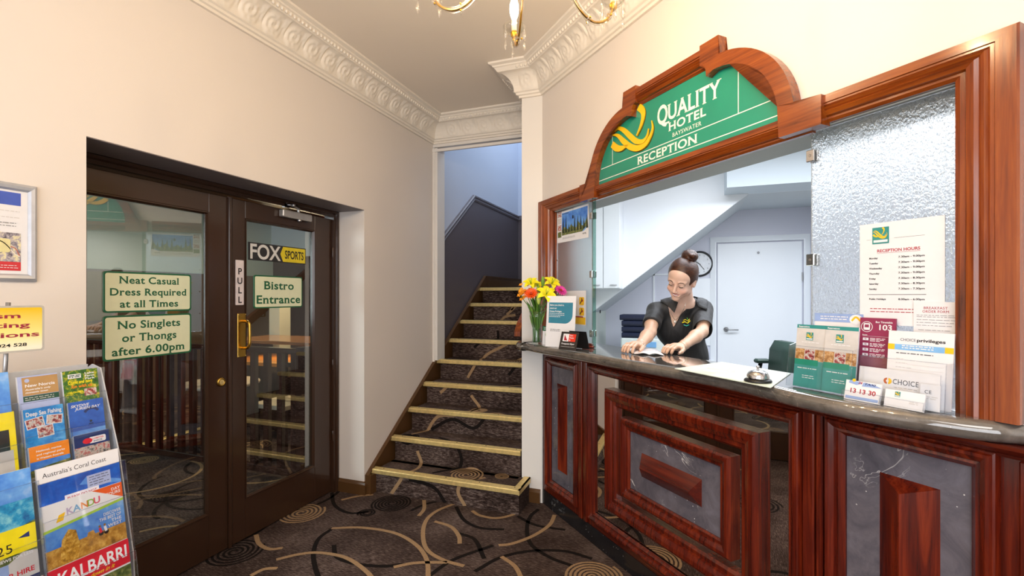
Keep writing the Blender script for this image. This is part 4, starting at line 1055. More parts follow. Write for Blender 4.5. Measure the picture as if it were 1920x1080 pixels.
# posters on the frosted glass
def ski(p, W_, H_):
    p.quad([(.062, .045, .0006), (W_-.06, .045, .0006)]+[(a, b, .0006) for a, b in arc(W_-.065, .10, .055, -90, 0, 6)]+[(W_-.01, H_-.012, .0006), (.062, H_-.012, .0006)], SKY)
    r = random.Random(2)
    ridge = [(.062, .045), (W_-.07, .045), (W_-.02, .075), (W_-.012, .12)]+[(W_-.02-i*.03, .12-.045*abs(math.sin(i*1.1))) for i in range(10)]+[(.062, .08)]
    p.quad([(a, b, .0008) for a, b in ridge], SCRUB)
    for i in range(9):
        x = .08+i*.035; hgt = .05+.07*r.random(); p.quad([(x-.012, .06, .001), (x+.012, .06, .001), (x, .06+hgt, .001)], m_tree)
    p.lathe([(.001, 0), (.007, .0006)], (.20, .155, .0012), BLK, 8); p.rect(.199, .165, .2005, .21, .0012, BLK); p.rect(.192, .14, .208, .158, .0012, BLK)
    p.rect(.068, H_-.022, .15, H_-.018, .001, NAVY)
    for i, mt in enumerate((SCRUB, MIXED, GREYP, MIXED)): p.rect(.010, .035+i*.045, .055, .072+i*.045, .0006, mt)
    lines(p, .07, W_*.6, .028, .007, 2, .0006, INK, .0018, 8); text(p, 'HOTEL', W_-.045, .026, .009, .0006, BLK, 'b', 'c')
m_tree = plain('26301c', .6, name='dark_tree_print')
leaflet('ski_poster', TP(TW(.165, 1.815, -.0245), YW), .375, .205, 'poster of a chairlift above snowy trees on the frosted glass', 'poster', ski)
def notice(p, W_, H_):
    p.rect(.006, .006, W_-.006, .05, .0005, GOLD); p.rect(.006, .048, W_-.03, .056, .0006, RD)
    for z in (.06, .125): p.prism(rrect(W_-.075, z, W_-.02, z+.05, .01), .0004, .0006, GOLD); p.strip([(W_-.065, z+.008), (W_-.045, z+.03), (W_-.045, z+.045)], .008, .0008, BLK); p.disc(W_-.040, z+.028, .008, .0008, RD, 10)
    lines(p, .01, W_*.55, .165, .012, 8, .0006, INK, .002, 12)
leaflet('evacuation_notice', TP(TW(.262, 1.278, -.0245), YW), .25, .215, 'white notice with yellow panels on the lower frosted glass', 'notice', notice)

# ---- clear acrylic holders on the right of the counter
def holder(name, T, wd, ht, dp, label, lip=.55, cat='brochure holder', div=None):
    m = MB(T); t = .0025
    m.box((0, 0, -t), (wd, ht, 0), ACRYL); m.box((0, 0, 0), (wd, t, dp), ACRYL)
    m.box((0, 0, dp), (wd, ht*lip, dp+t), ACRYL)
    for a in (0, wd-t):
        m.prism([(0, 0), (dp, 0), (dp, ht*lip), (0, ht)], a, a+t, ACRYL) if False else m.add([(a, 0, 0), (a, 0, dp), (a, ht*lip, dp), (a, ht, 0), (a+t, 0, 0), (a+t, 0, dp), (a+t, ht*lip, dp), (a+t, ht, 0)], [(0, 1, 2, 3), (7, 6, 5, 4), (0, 4, 5, 1), (1, 5, 6, 2), (2, 6, 7, 3), (3, 7, 4, 0)], ACRYL, False)
    if div: m.box((div, 0, 0), (div+t, ht*lip, dp), ACRYL)
    o = m.build(name, label=label, cat=cat, origin=T(wd/2, 0, 0))
    e = MB(T)
    e.tube([(0, 0, dp+t/2), (0, ht*lip, dp+t/2), (wd, ht*lip, dp+t/2), (wd, 0, dp+t/2)], .0012, PKE, 6)
    e.build('bright_edge', o, label='polished rim catching light'); return o
Tq = TP(TW(1.884, ZT+.001, .040), YW, .12)
holder('brochure_holder', Tq, .205, .150, .035, 'clear acrylic two-pocket holder of teal hotel brochures', .92, div=.101)
def qart(p, W_, H_):
    p.rect(0, H_-.012, W_, H_, .0005, TEAL); text(p, 'Reservations', .006, H_-.009, .005, .0007, PW, 'b')
    p.rect(0, .10, W_, H_-.012, .0004, GREYP); Qlogo(p, W_*.34, .158, .024, .0006); lines(p, .02, W_-.02, .150, .005, 1, .0006, PW, .0018, 3)
    for i, mt in enumerate((ROOM, MIXED, ROOM)): p.rect(W_*i/3+.001, .090, W_*(i+1)/3-.001, .128, .0006, mt)
    p.rect(0, 0, W_, .089, .0005, plain('3f918e', .4)); p.rect(0, .074, W_*.8, .093, .0007, plain('1f8a72', .4))
    lines(p, .012, W_-.02, .062, .012, 1, .0007, PW, .0025, 2); lines(p, .03, W_-.03, .038, .007, 2, .0007, PW, .002, 1)
T1 = TP(TW(1.888, ZT+.004, .047), YW, .12); T2 = TP(TW(1.988, ZT+.004, .051), YW, .12)
leaflet('hotel_brochure', T1, .1, .21, 'teal and grey hotel brochure in the left pocket of the clear holder', 'brochure', qart, .006)
leaflet('hotel_brochure', T2, .1, .21, 'teal and grey hotel brochure in the right pocket of the clear holder', 'brochure', qart, .006)
# bus timetable behind
def bus(p, W_, H_):
    text(p, '103', W_-.008, H_-.036, .016, .0006, PW, 'b', 'r', sx=1.15); text(p, 'Bus Timetable', W_-.008, H_-.015, .0055, .0006, PW, 'b', 'r')
    p.sweep(arc(.020, H_-.028, .0165, 0, 360, 24)[:-1], [(0, .0005), (.0015, .0005), (.0015, .0009), (0, .0009)], PW, closed=True)
    p.quad([(a, b, .0007) for a, b in rrect(.011, H_-.038, .029, H_-.017, .003)], PW); p.rect(.014, H_-.030, .026, H_-.021, .0009, MAROON)
    p.rect(.008, H_-.057, W_, H_-.0565, .0006, PW); text(p, 'Route', .008, H_-.055, .004, .0006, PW, 'b')
    for i in range(4):
        z = H_-.070-i*.016; p.rect(.010, z, .026, z+.008, .0006, PW); text(p, ('41', '42', '45', '46')[i], .018, z+.002, .0045, .0008, MAROON, 'b', 'c')
        lines(p, .030, .072, z+.006, .004, 3, .0006, PW, .0018, 20+i)
T3 = TP(TW(2.070, ZT+.003, .002), YW, .06)
leaflet('bus_timetable', T3, .098, .240, 'maroon bus timetable leaflet numbered 103', 'leaflet', bus, .006, MAROON)
T3b = TP(TW(2.062, ZT+.001, -.012), YW, .06)
holder('timetable_holder', TP(TW(2.068, ZT+.001, -.005), YW, .06), .102, .226, .012, 'slim clear holder behind the maroon timetable', .55)
# rewards form and envelope in the end holder
def priv(p, W_, H_):
    text(p, 'CHOICE', .030, H_-.028, .0075, .0006, INK, 'r', 'l', fit=.038); text(p, 'privileges', .070, H_-.028, .0085, .0006, BLK, 'b', 'l', fit=.066)
    p.rect(0, H_-.054, W_, H_-.038, .0005, SKYB); p.rect(0, H_-.054, .017, H_-.038, .0007, GOLD); p.rect(W_-.019, H_-.054, W_, H_-.038, .0007, GOLD)
    lines(p, .035, .11, H_-.043, .006, 2, .0007, PW, .003, 7)
    lines(p, .022, .11, H_-.064, .01, 1, .0006, INK, .0022, 8); 
    for i in range(9): lines(p, .022, .04+.01*(i % 3), H_-.080-i*.012, .01, 1, .0006, GREYP, .0016, 30+i); p.rect(.05, H_-.082-i*.012, W_-.02, H_-.0815-i*.012, .0006, GREYP)
T4 = TP(TW(2.164, ZT+.004, .036), YW, .10)
leaflet('rewards_form', T4, .154, .206, 'white form headed CHOICE privileges with a blue band', 'form', priv, .004)
def env(p, W_, H_):
    text(p, 'CHOICE', .090, H_-.040, .014, .0006, INK, 's', 'l', fit=.064); lines(p, .095, .15, H_-.050, .01, 1, .0006, GREYP, .0022, 3)
    p.quad([(a, b, .0006) for a, b in arc(.076, H_-.034, .009, 90, 270, 8)], plain('c0602c', .5)); p.quad([(a, b, .0007) for a, b in arc(.079, H_-.034, .009, -90, 90, 8)], GOLD); p.disc(.077, H_-.034, .004, .0008, PW, 8)
T5 = TP(TW(2.100, ZT+.005, .056), YW, .12)
leaflet('envelope', T5, .200, .094, 'white envelope printed CHOICE standing in front of the form', 'envelope', env, .003)
def ce(p, W_, H_):
    text(p, 'CE', .01, .045, .009, .0006, INK, 's'); lines(p, .008, .04, .036, .005, 2, .0006, GREYP, .0018, 2)
leaflet('folded_card', TP(TW(2.262, ZT+.003, .066), YW, .08), .045, .070, 'white folded card lettered CE at the right of the holder', 'card', ce, .002)
holder('form_holder', TP(TW(2.112, ZT+.001, .026), YW, .08), .208, .130, .045, 'clear acrylic holder of white forms beside the frame', .98)
# business card stands
def taxi(p, W_, H_):
    text(p, '13 13 30', W_/2, .022, .013, .0006, RD, 'b', 'c', fit=.072)
    p.quad([(.008, .050, .0006), (.03, .046, .0006), (.045, .052, .0006), (.04, .056, .0006), (.01, .058, .0006)], LBL); p.quad([(.045, .044, .0006), (.098, .046, .0006), (.075, .054, .0006), (.048, .056, .0006)], LBL)
    text(p, '24', .034, .050, .007, .0008, RD, 'b', slant=.3); text(p, 'TAXI', .05, .049, .006, .0009, NAVY, 'b', slant=.3, fit=.03); p.disc(.022, .059, .005, .0007, GOLD, 8)
    p.rect(.004, .004, W_-.004, .012, .0005, LBL)
T6 = TP(TW(2.086, ZT+.001, .100), YW, .25)
leaflet('business_card', T6, .096, .058, 'small business card printed 13 13 30 in a clear stand', 'card', taxi, .006)
holder('card_stand', TP(TW(2.084, ZT+.001, .090), YW, .25), .102, .045, .018, 'clear stand holding the 13 13 30 card', .5)
def hc(p, W_, H_):
    Qlogo(p, .024, .030, .013); lines(p, .022, .07, .052, .005, 1, .0006, GREYP, .002, 3); lines(p, .06, .08, .02, .004, 2, .0006, GREYP, .002, 5)
leaflet('business_card', TP(TW(2.190, ZT+.001, .094), YW, .25), .094, .048, 'white business card with a small green logo in the right stand', 'card', hc, .005)
holder('card_stand', TP(TW(2.186, ZT+.001, .086), YW, .25), .102, .042, .018, 'clear stand holding the card with the green logo', .5)

# ---- left end of the counter
T7 = TP((-.822, 2.842, ZT+.001), -.26, .08)
def cpriv(p, W_, H_):
    p.quad([(.016, .145, .0005)]+[(a, b, .0005) for a, b in arc(W_-.070, .195, .052, -90, 0, 8)]+[(W_-.018, H_-.040, .0005), (.016, H_-.040, .0005)], plain('2c7c96', .4, name='blue_teal_print'))
    for i, t_ in enumerate(('Before you check in,', 'check out', 'Choice Privileges.')): text(p, t_, .022, H_-.060-i*.019, .0095, .0008, PW, 'b', sx=.86)
    lines(p, .022, .125, H_-.108, .010, 3, .0008, PW, .003, 4); lines(p, .03, .10, .105, .009, 2, .0006, INK, .003, 2)
leaflet('privileges_stand_card', T7, .198, .310, 'tall white stand card with a teal speech panel beside the flowers', 'stand card', cpriv, .004)
tc = empty('tent_card', (-.635, 2.66, ZT), 'small dark tent card with a red and white panel', 'tent card')
T8 = TP((-.702, 2.700, ZT+.002), -.42, .30)
m = MB(T8); m.box((0, 0, -.003), (.122, .106, 0), plain('2c2624', .4)); fp = m.build('front_face', tc)
m = MB(T8); m.rect(.018, .050, .060, .094, .0006, PW); m.rect(.060, .050, .108, .094, .0006, plain('d8341c', .4)); m.quad([(.028, .055, .0009), (.052, .055, .0009), (.028, .088, .0009)], RD)
for i, t_ in enumerate(('Earn', 'Points', '&')): text(m, t_, .066, .082-i*.014, .008, .0009, PW, 'b')
text(m, 'Frequent flyer', .014, .032, .009, .0009, PW, 'b', fit=.092); lines(m, .014, .11, .018, .006, 1, .0009, GREYP, .002, 3); m.build('print', fp)
m = MB(TP((-.702+.055, 2.700+.115, ZT+.002), -.42, -.30)); m.box((0, 0, -.003), (.122, .106, 0), BLK); m.build('back_face', tc)
def gcard(p, W_, H_):
    p.rect(0, H_-.03, W_, H_, .0005, GR); p.quad([(a, b, .0006) for a, b in arc(W_*.55, .065, .03, 0, 360, 12)[:-1]], plain('88b860', .5)); lines(p, .01, W_-.01, H_-.012, .009, 2, .0008, PW, .003, 3)
leaflet('green_topped_card', TP((-.868, 2.93, ZT+.001), -.35, .05), .095, .118, 'small green and white card behind the tall stand card', 'card', gcard)
m = MB(); m.bbox((0, 0, 0), (.075, .03, .014), plain('7a3428', .4)); o = m.build('stapler', label='small red brown stapler behind the tent card', cat='stapler', origin=(0, 0, 0)); 
m = MB(); m.bbox((.004, .004, .014), (.07, .026, .026), plain('5a241c', .3), .005); m.build('stapler_arm', o); o.location = (-.60, 2.86, ZT+.0005); o.rotation_euler = (0, 0, -.4)

# glass vase with the bouquet
VX, VY = -.905, 2.935
vz = empty('vase', (VX, VY, ZT), 'tall clear glass vase of mixed flowers beside the column', 'vase')
m = MB(); m.lathe([(0, 0), (.030, 0), (.033, .01), (.028, .05), (.030, .11), (.040, .17), (.050, .215), (.048, .215), (.038, .17), (.028, .11), (.026, .05), (.028, .014), (0, .012)], (VX, VY, ZT+.0005), thin_glass('vase_glass', (.93, .97, .96), 1.5, .02, .02), 24, caps=False); m.build('glass_body', vz)
m = MB(); m.lathe([(0, .014), (.026, .014), (.025, .05), (.026, .10), (0, .10)], (VX, VY, ZT), thin_glass('vase_water', (.80, .9, .80), 1.33), 20, caps=False); m.build('water', vz)
STEM = plain('4c7a24', .5, 0, .2, name='stem_green'); LEAF = plain('6f9a2e', .5, 0, .2, name='leaf_green'); YL1 = plain('f4e818', .45, 0, .1, 50, name='lily_yellow'); ORG = plain('f0540c', .5, 0, .2, 80, name='gerbera_orange')
PNK = plain('e848b0', .5, 0, .15, 80, name='gerbera_pink'); ORY = plain('f09a1c', .5, 0, .2, 80, name='amber_petal'); PCR = plain('f2ea8c', .5, 0, .1, name='pale_yellow_petal')
def petal(m, c, az, el, L, wd, mat, curl=.3, rz=None, n=5):
    A = Matrix.Rotation(az, 3, 'Z'); vs = []
    for i in range(n+1):
        t = i/n; r_ = L*t; z = L*math.sin(el)*t-curl*L*t*t*1.0; x = L*math.cos(el)*t; w_ = wd*math.sin(PI*min(.97, .12+t*.85))
        for sgn in (-1, 0, 1):
            p = Vector((x, sgn*w_/2, z+abs(sgn)*w_*.22))
            p = A@p
            if rz is not None: p = rz@p
            vs.append(tuple(Vector(c)+p))
    fs = [(i*3+k, i*3+k+1, i*3+k+4, i*3+k+3) for i in range(n) for k in range(2)]
    m.add(vs, fs, mat, True)
CAMD = Vector((0-VX, 0-VY, .1)).normalized()
def flower(name, px, py, dep, kind, mat, size, label, group=None):
    c = Vector(at(px, py, dep)); base = Vector((VX+random.uniform(-.014, .014), VY+random.uniform(-.014, .014), ZT+.025))
    mid = base.lerp(c, .45); neck = Vector((VX+(c.x-VX)*.33, VY+(c.y-VY)*.33, ZT+.205))
    f = empty(name, tuple(base), label, 'flower', group)
    m = MB(); m.tube(bez([tuple(base), tuple(neck), tuple(c.lerp(neck, .3)), tuple(c)], 5), .0028, STEM, 6); m.build('stem', f)
    out = (CAMD*.7+Vector((0, 0, .8))+(c-Vector((VX, VY, c.z)))*4).normalized(); R = Vector((0, 0, 1)).rotation_difference(out).to_matrix()
    m = MB()
    if kind == 'lily':
        for i in range(6): petal(m, c, i*PI/3, .75, size, size*.42, mat, .55, R)
        m2 = MB()
        for i in range(5): m2.tube([tuple(c), tuple(c+R@Vector((.012*math.cos(i*1.25), .012*math.sin(i*1.25), size*.55)))], .0012, LEAF, 4)
        m2.build('stamens', f)
    elif kind == 'gerbera':
        for k, (L, e) in enumerate(((1, .22), (.8, .5), (.55, .8))):
            for i in range(18-3*k): petal(m, c, i*2*PI/(18-3*k)+k*.2, e, size*L, size*.26, mat, .12, R, 3)
        m2 = MB(); m2.ball(tuple(c+R@Vector((0, 0, size*.1))), size*.2, plain('a83818', .8), 8); m2.build('flower_centre', f)
    elif kind == 'bud':
        m.ball(tuple(c), size*.3, mat, 8, (1, 1, 2.6))
    elif kind == 'spray':
        r = random.Random(int(px))
        for i in range(9):
            cc = c+Vector((r.uniform(-.03, .03), r.uniform(-.03, .03), r.uniform(-.03, .03)))
            for q in range(5): petal(m, cc, q*2*PI/5, .5, size*.38, size*.24, mat, .2, R, 2)
    m.build('petals' if kind != 'bud' else 'bud', f)
    return f
DV = VX*FW[0]+VY*FW[1]
flower('lily', 1024, 553, DV-.06, 'lily', YL1, .095, 'large open yellow lily at the front of the bouquet')
flower('lily', 1034, 533, DV, 'lily', YL1, .088, 'open yellow lily at the top right of the bouquet')
flower('lily', 996, 533, DV+.02, 'lily', PCR if 0 else YL1, .080, 'yellow lily at the top left of the bouquet')
flower('gerbera', 996, 551, DV-.05, 'gerbera', ORG, .050, 'red orange gerbera at the left front of the bouquet')
flower('gerbera', 1051, 545, DV-.03, 'gerbera', PNK, .050, 'pink gerbera at the right edge of the bouquet')
flower('spray_flower', 976, 553, DV-.02, 'spray', ORY, .055, 'cluster of small amber flowers at the far left of the bouquet')
flower('spray_flower', 985, 543, DV+.02, 'spray', ORY, .048, 'small amber flowers behind the red orange gerbera')
flower('lily', 1008, 538, DV+.03, 'lily', YL1, .070, 'half hidden yellow lily at the back of the bouquet')
flower('lily_bud', 1018, 528, DV+.0, 'bud', LEAF, .045, 'green lily bud standing between the yellow lilies')
flower('lily_bud', 1010, 560, DV-.07, 'bud', plain('b8c85c', .5), .050, 'pale green lily bud below the front yellow lily')
flower('lily_bud', 1009, 543, DV-.0, 'bud', LEAF, .040, 'small green lily bud beside the red orange gerbera')
m = MB(); r = random.Random(9)
for i in range(80):
    a = r.uniform(0, 2*PI); rad = r.uniform(.0, .10); z = r.uniform(.16, .33); k = z/.33
    c0 = Vector((VX+rad*.3*math.cos(a), VY+rad*.3*math.sin(a), ZT+z-.06)); c1 = Vector((VX+rad*math.cos(a)*k, VY+rad*math.sin(a)*k, ZT+z+.02))
    m.tube([tuple(c0), tuple(c0.lerp(c1, .5)+Vector((0, 0, .01))), tuple(c1)], [.002, .006, .0005], LEAF if i % 2 else STEM, 4, flat=.3)
m.build('foliage', vz, kind='stuff')
m = MB()
for i in range(12):
    a = i*.52; m.tube([(VX+.018*math.cos(a+2.5), VY+.018*math.sin(a+2.5), ZT+.02), (VX+.034*math.cos(a), VY+.034*math.sin(a), ZT+.21)], .0026, STEM, 5)
m.build('stems_in_vase', vz, kind='stuff')

# ---- desk mat, bell, paper
MAT_ = m_photo('pale_map_print', [(.35, 'ccd8c0'), (.55, 'dce4dc'), (.7, 'c4d8d4')], 7)
mp = [(-.052, 2.150), (.150, 2.440), (.385, 2.175), (.262, 1.812)]
m = MB(); m.prism(mp, ZT+.0006, ZT+.003, MAT_); o = m.build('desk_map', label='pale printed map sheet lying under clear cover on the countertop', cat='map', origin=(.18, 2.1, ZT))
m = MB(); m.prism([(-.045, 2.148), (.15, 2.428), (.375, 2.17), (.258, 1.825)], ZT+.0031, ZT+.0035, MAT_); r = random.Random(4)
for i in range(12):
    x, y = .02+.3*r.random(), 2.0+.25*r.random(); m.strip(arc(x, y, .03+.05*r.random(), r.random()*360, r.random()*360+120, 8), .002, ZT+.0037, plain('c8d8b8', .6))
m.build('map_print', o)
bx, by, bz = .236, 1.915, ZT+.0036
bl = empty('service_bell', (bx, by, bz), 'chrome service bell with black base on the map sheet', 'bell')
m = MB(); m.lathe([(.0, 0), (.044, 0), (.046, .004), (.043, .009), (.034, .012), (0, .012)], (bx, by, bz), BLK, 28, caps=False); m.build('base', bl)
m = MB(); m.lathe([(.037, .013), (.0375, .016), (.036, .024), (.031, .033), (.022, .039), (.010, .042), (0, .0425)], (bx, by, bz), CHROME, 32, caps=False); m.build('dome', bl)
m = MB(); m.lathe([(.004, .042), (.004, .050), (.0055, .051), (.006, .055), (.003, .057), (0, .057)], (bx, by, bz), CHROME, 12, caps=False); m.build('plunger', bl)

# ---- the brochure rack against the left wall
rk = empty('brochure_rack', (-1.95, .82, 0), 'tall clear acrylic brochure rack beside the bistro doors', 'rack')
RY0, RY1 = .590, 1.075
for y in (RY0, RY1):
    m = MB(lambda z, x, h: (x, y+h, z)); m.prism([(0, -1.70), (0, -2.16), (1.20, -2.0), (1.222, -1.96), (1.21, -1.915), (.92, -1.815), (.60, -1.745)], -.002, .002, plain('c0c2c8', .35)); m.build('side_panel', rk)
m = MB(lambda z, x, y: (x, y, z)); m.prism([(0, -2.12), (0, -2.10), (1.22, -1.985), (1.22, -2.005)], RY0, RY1, plain('c4c6ca', .4)); m.build('back_panel', rk)
m = MB(); m.bbox((-2.16, RY0, 0), (-1.66, RY1, .03), plain('b8babe', .4)); m.build('base', rk)
m = MB(); m.tube([(-2.0, .855, 1.0), (-1.965, .855, 1.44)], .006, STEEL, 10); m.build('header_post', rk)
# header board
hb = MB(lambda a, b, h: (-1.955+h, a, b)); hb.prism(rrect(.600, 1.285, .936, 1.430, .008), 0, .006, plain('b8b4ac', .35)); ho = hb.build('header_board', rk, label='yellow header board with maroon lettering')
m_yel, nt_, b_ = _new('yellow_fade_print'); gg = _coords(nt_, kind='World'); sx_ = nt_.nodes.new('ShaderNodeSeparateXYZ'); nt_.links.new(gg, sx_.inputs[0]); mr = nt_.nodes.new('ShaderNodeMapRange'); mr.inputs[1].default_value = 1.30; mr.inputs[2].default_value = 1.42; nt_.links.new(sx_.outputs[2], mr.inputs[0]); nt_.links.new(_ramp(nt_, mr.outputs[0], [(0, lin('f6f0d8')), (.35, lin('f8e890')), (1, lin('e8c010'))]), b_.inputs['Base Color'])
m = MB(lambda a, b, h: (-1.955+h, a, b)); m.quad([(a, b, .0065) for a, b in rrect(.606, 1.291, .930, 1.424, .006)], m_yel)
for st_, z_, w_ in (('Tourism', 1.392, .185), ('Marketing', 1.363, .225), ('Promotions', 1.333, .275)): text(m, st_, .786, z_, .0145, .007, plain('98203c', .5), 'b', 'c', fit=w_)
text(m, '9024 528', .892, 1.304, .0095, .007, BLK, 'b', 'r', fit=.082); m.build('header_print', ho)
# pockets and brochures
def pocket(y0, y1, X, z0, z1, nm='pocket'):
    m = MB(lambda a, b, h: (X+h-(b-z0)*.16, a, b)); t = .0022
    m.box((y0, z0, .022), (y1, z1, .022+t), ACRYL); m.box((y0, z0, -.004), (y1, z0+t, .022), ACRYL)
    m.box((y0, z0, -.004), (y0+t, z1, .022), ACRYL); m.box((y1-t, z0, -.004), (y1, z1, .022), ACRYL)
    o = m.build(nm, rk)
    e = MB(lambda a, b, h: (X+h-(b-z0)*.16, a, b)); e.tube([(y0, z1, .023), (y1, z1, .023)], .0012, PKE, 6); e.tube([(y1, z0, .023), (y1, z1, .023)], .0012, PKE, 6); e.build('pocket_rim', o)
def rack_item(nm, y0, y1, X, ztop, H_, label, art, group=None, th=.008, cat='brochure', pk=.62):
    z0 = ztop-H_*.99; o_ = (X+(H_*.16)-.0, y0, z0)
    T = TP(o_, YL, .16); leaflet(nm, T, y1-y0, H_, label, cat, art, th, group=group)
    pocket(y0-.006, y1+.006, X+H_*.16, z0-.004, z0+H_*pk)
def land_art(sky, low, title=None, tcol=None, band=None, bcol=None, bh=.05, tsz=.012, wt='b', tx=None, split=.45, extra=None):
    def f(p, W_, H_):
        p.rect(0, H_*split, W_, H_, .0004, sky); p.rect(0, 0, W_, H_*split, .0004, low)
        if bcol: p.rect(0, H_-bh, W_, H_, .0006, bcol)
        for i, (s_, sz, c_) in enumerate(title or []): text(p, s_, W_*.06, H_-.020-i*.015, sz, .0009, c_, wt, 'l', fit=None if not tx else tx[i])
        if extra: extra(p, W_, H_)
    return f
DA0, DA1, DB0, DB1 = .846, .944, .957, 1.055
TANP = plain('b08a58', .5, name='tan_print'); DKG = plain('1c4a38', .5, name='dark_green_print'); LAV = plain('a8b4dc', .5); ORP = plain('e8861c', .45); REDP = plain('d01c30', .4, name='bright_red_print'); LGN = plain('a8d048', .5); YEP = plain('f4e010', .4, name='bright_yellow_print')
def nn(p, W_, H_):
    p.rect(.0, 0, W_, H_, .0003, LAV); p.rect(.010, H_-.060, W_, H_-.004, .0005, TANP); p.rect(.010, H_-.078, W_, H_-.061, .0005, DKG); p.disc(.022, H_-.014, .006, .0007, LAV, 10)
    text(p, 'New Norcia', .016, H_-.034, .0085, .0008, PW, 'b', fit=.074); text(p, "Australia's only", .016, H_-.044, .005, .0008, PW, 'b', slant=.2, fit=.062); text(p, 'monastic town', .016, H_-.053, .005, .0008, PW, 'b', slant=.2, fit=.055); lines(p, .014, .085, H_-.068, .006, 2, .0008, GREYP, .002, 3)
rack_item('brochure', DA0, DA1, -1.90, 1.215, .21, 'tan and lavender brochure titled New Norcia', nn)
def lk(p, W_, H_):
    p.rect(0, 0, W_, H_, .0003, m_photo('photo_wildlife', [(.3, '183010'), (.5, '3c7020'), (.65, 'c8b820'), (.8, 'e8e8d0')], 55)); p.rect(.014, H_-.026, .050, H_-.012, .0006, PW); lines(p, .017, .048, H_-.018, .005, 2, .0008, DKG, .003, 2)
    for i, t_ in enumerate(('Lake', 'Farm', 'Park')): text(p, t_, .060, H_-.016-i*.009, .006, .0008, PW, 'b', fit=.028)
    text(p, 'Come and have', .012, H_-.044, .010, .0008, YEP, 'b', slant=.2, fit=.068); text(p, 'fun with us', .020, H_-.058, .010, .0008, ORP, 'b', slant=.2, fit=.058); p.rect(.055, H_-.088, .090, H_-.064, .0007, MIXED); text(p, 'NO CROWDS', .012, H_-.074, .005, .0008, YEP, 'b', fit=.04)
rack_item('brochure', DB0, DB1, -1.90, 1.215, .21, 'green animal park brochure with yellow lettering at the top right of the rack', lk)
def ds(p, W_, H_):
    p.rect(0, 0, W_, H_, .0003, m_photo('photo_water', [(.3, '0c58b0'), (.5, '1c88d8'), (.7, '60b8f0')], 20)); text(p, 'Deep Sea Fishing', W_/2, H_-.022, .0125, .0008, PW, 'b', 'c', fit=.088)
    for (a, b, c_, d_, rr_) in ((.006, H_-.062, .044, .030, .15), (.052, H_-.054, .040, .028, -.12), (.030, H_-.092, .040, .034, .05)):
        q = [(0, 0), (c_, 0), (c_, d_), (0, d_)]; q = [(a+x*math.cos(rr_)-y*math.sin(rr_), b+x*math.sin(rr_)+y*math.cos(rr_), .0007) for x, y in q]; p.quad(q, PW)
        q = [(.002, .002), (c_-.002, .002), (c_-.002, d_-.002), (.002, d_-.002)]; q = [(a+x*math.cos(rr_)-y*math.sin(rr_), b+x*math.sin(rr_)+y*math.cos(rr_), .0009) for x, y in q]; p.quad(q, MIXED)
rack_item('brochure', DA0, DA1, -1.87, 1.118, .21, 'blue brochure titled Deep Sea Fishing with three snapshots', ds)
def sd(p, W_, H_):
    p.rect(0, 0, W_, H_*.6, .0003, SKY); p.rect(0, H_*.55, W_, H_, .0004, SKYD); p.rect(0, H_*.38, W_, H_*.47, .0005, PW)
    text(p, 'SKYDIVE', .006, H_-.018, .008, .0008, PW, 'b', slant=.25, fit=.05); text(p, 'JURIEN BAY', .018, H_-.028, .008, .0008, PW, 'b', slant=.25, fit=.068)
    p.strip(arc(.062, H_-.050, .022, 30, 150, 8), .008, .0008, NAVY); p.disc(.058, H_-.070, .004, .0008, BLK, 6); p.strip([(.052, H_-.078), (.064, H_-.078)], .003, .0008, BLK)
rack_item('brochure', DB0, DB1, -1.87, 1.116, .21, 'blue brochure titled SKYDIVE JURIEN BAY', sd)
def nm_(p, W_, H_):
    p.rect(0, 0, W_, H_-.045, .0003, GREYP); p.rect(0, H_-.075, W_, H_-.045, .0004, SKY); p.quad([(0, H_-.09, .0005), (W_, H_-.075, .0005), (W_, H_-.058, .0005), (.05, H_-.062, .0005), (0, H_-.07, .0005)], SCRUB); p.ball((.030, H_-.085, 0), .018, plain('5c4468', .6), 8, (1, 1, .1)); p.rect(0, H_-.045, W_, H_, .0006, ORP)
    for i, t_ in enumerate(('National, marine', 'and regional parks', 'in Western Australia')): text(p, t_, .016, H_-.018-i*.011, .0055, .0008, PW, 'b', 'l', fit=(.062, .07, .066)[i])
rack_item('brochure', DA0, DA1, -1.84, 1.008, .20, 'orange topped brochure about national marine and regional parks', nm_)
def lb(p, W_, H_):
    p.rect(0, 0, W_, H_, .0003, m_photo('photo_crew', [(.35, '3c3c44'), (.5, 'c8c0b8'), (.6, 'a83838'), (.75, 'e8e8f0')], 70)); p.rect(0, H_-.040, W_, H_, .0006, plain('1c3068', .4)); p.quad([(a, b, .0008) for a, b in rrect(.040, H_-.034, .088, H_-.014, .005)], PW)
    p.quad([(a, b, .0009) for a, b in arc(.036, H_-.024, .014, 0, 360, 10, .009)[:-1]], REDP); text(p, 'LOBSTER', .050, H_-.023, .005, .0009, REDP, 'b', fit=.032); text(p, 'SHACK', .052, H_-.031, .005, .0009, NAVY, 'b', fit=.026)
rack_item('brochure', DB0, DB1, -1.84, 1.012, .20, 'navy brochure with a red lobster badge', lb)
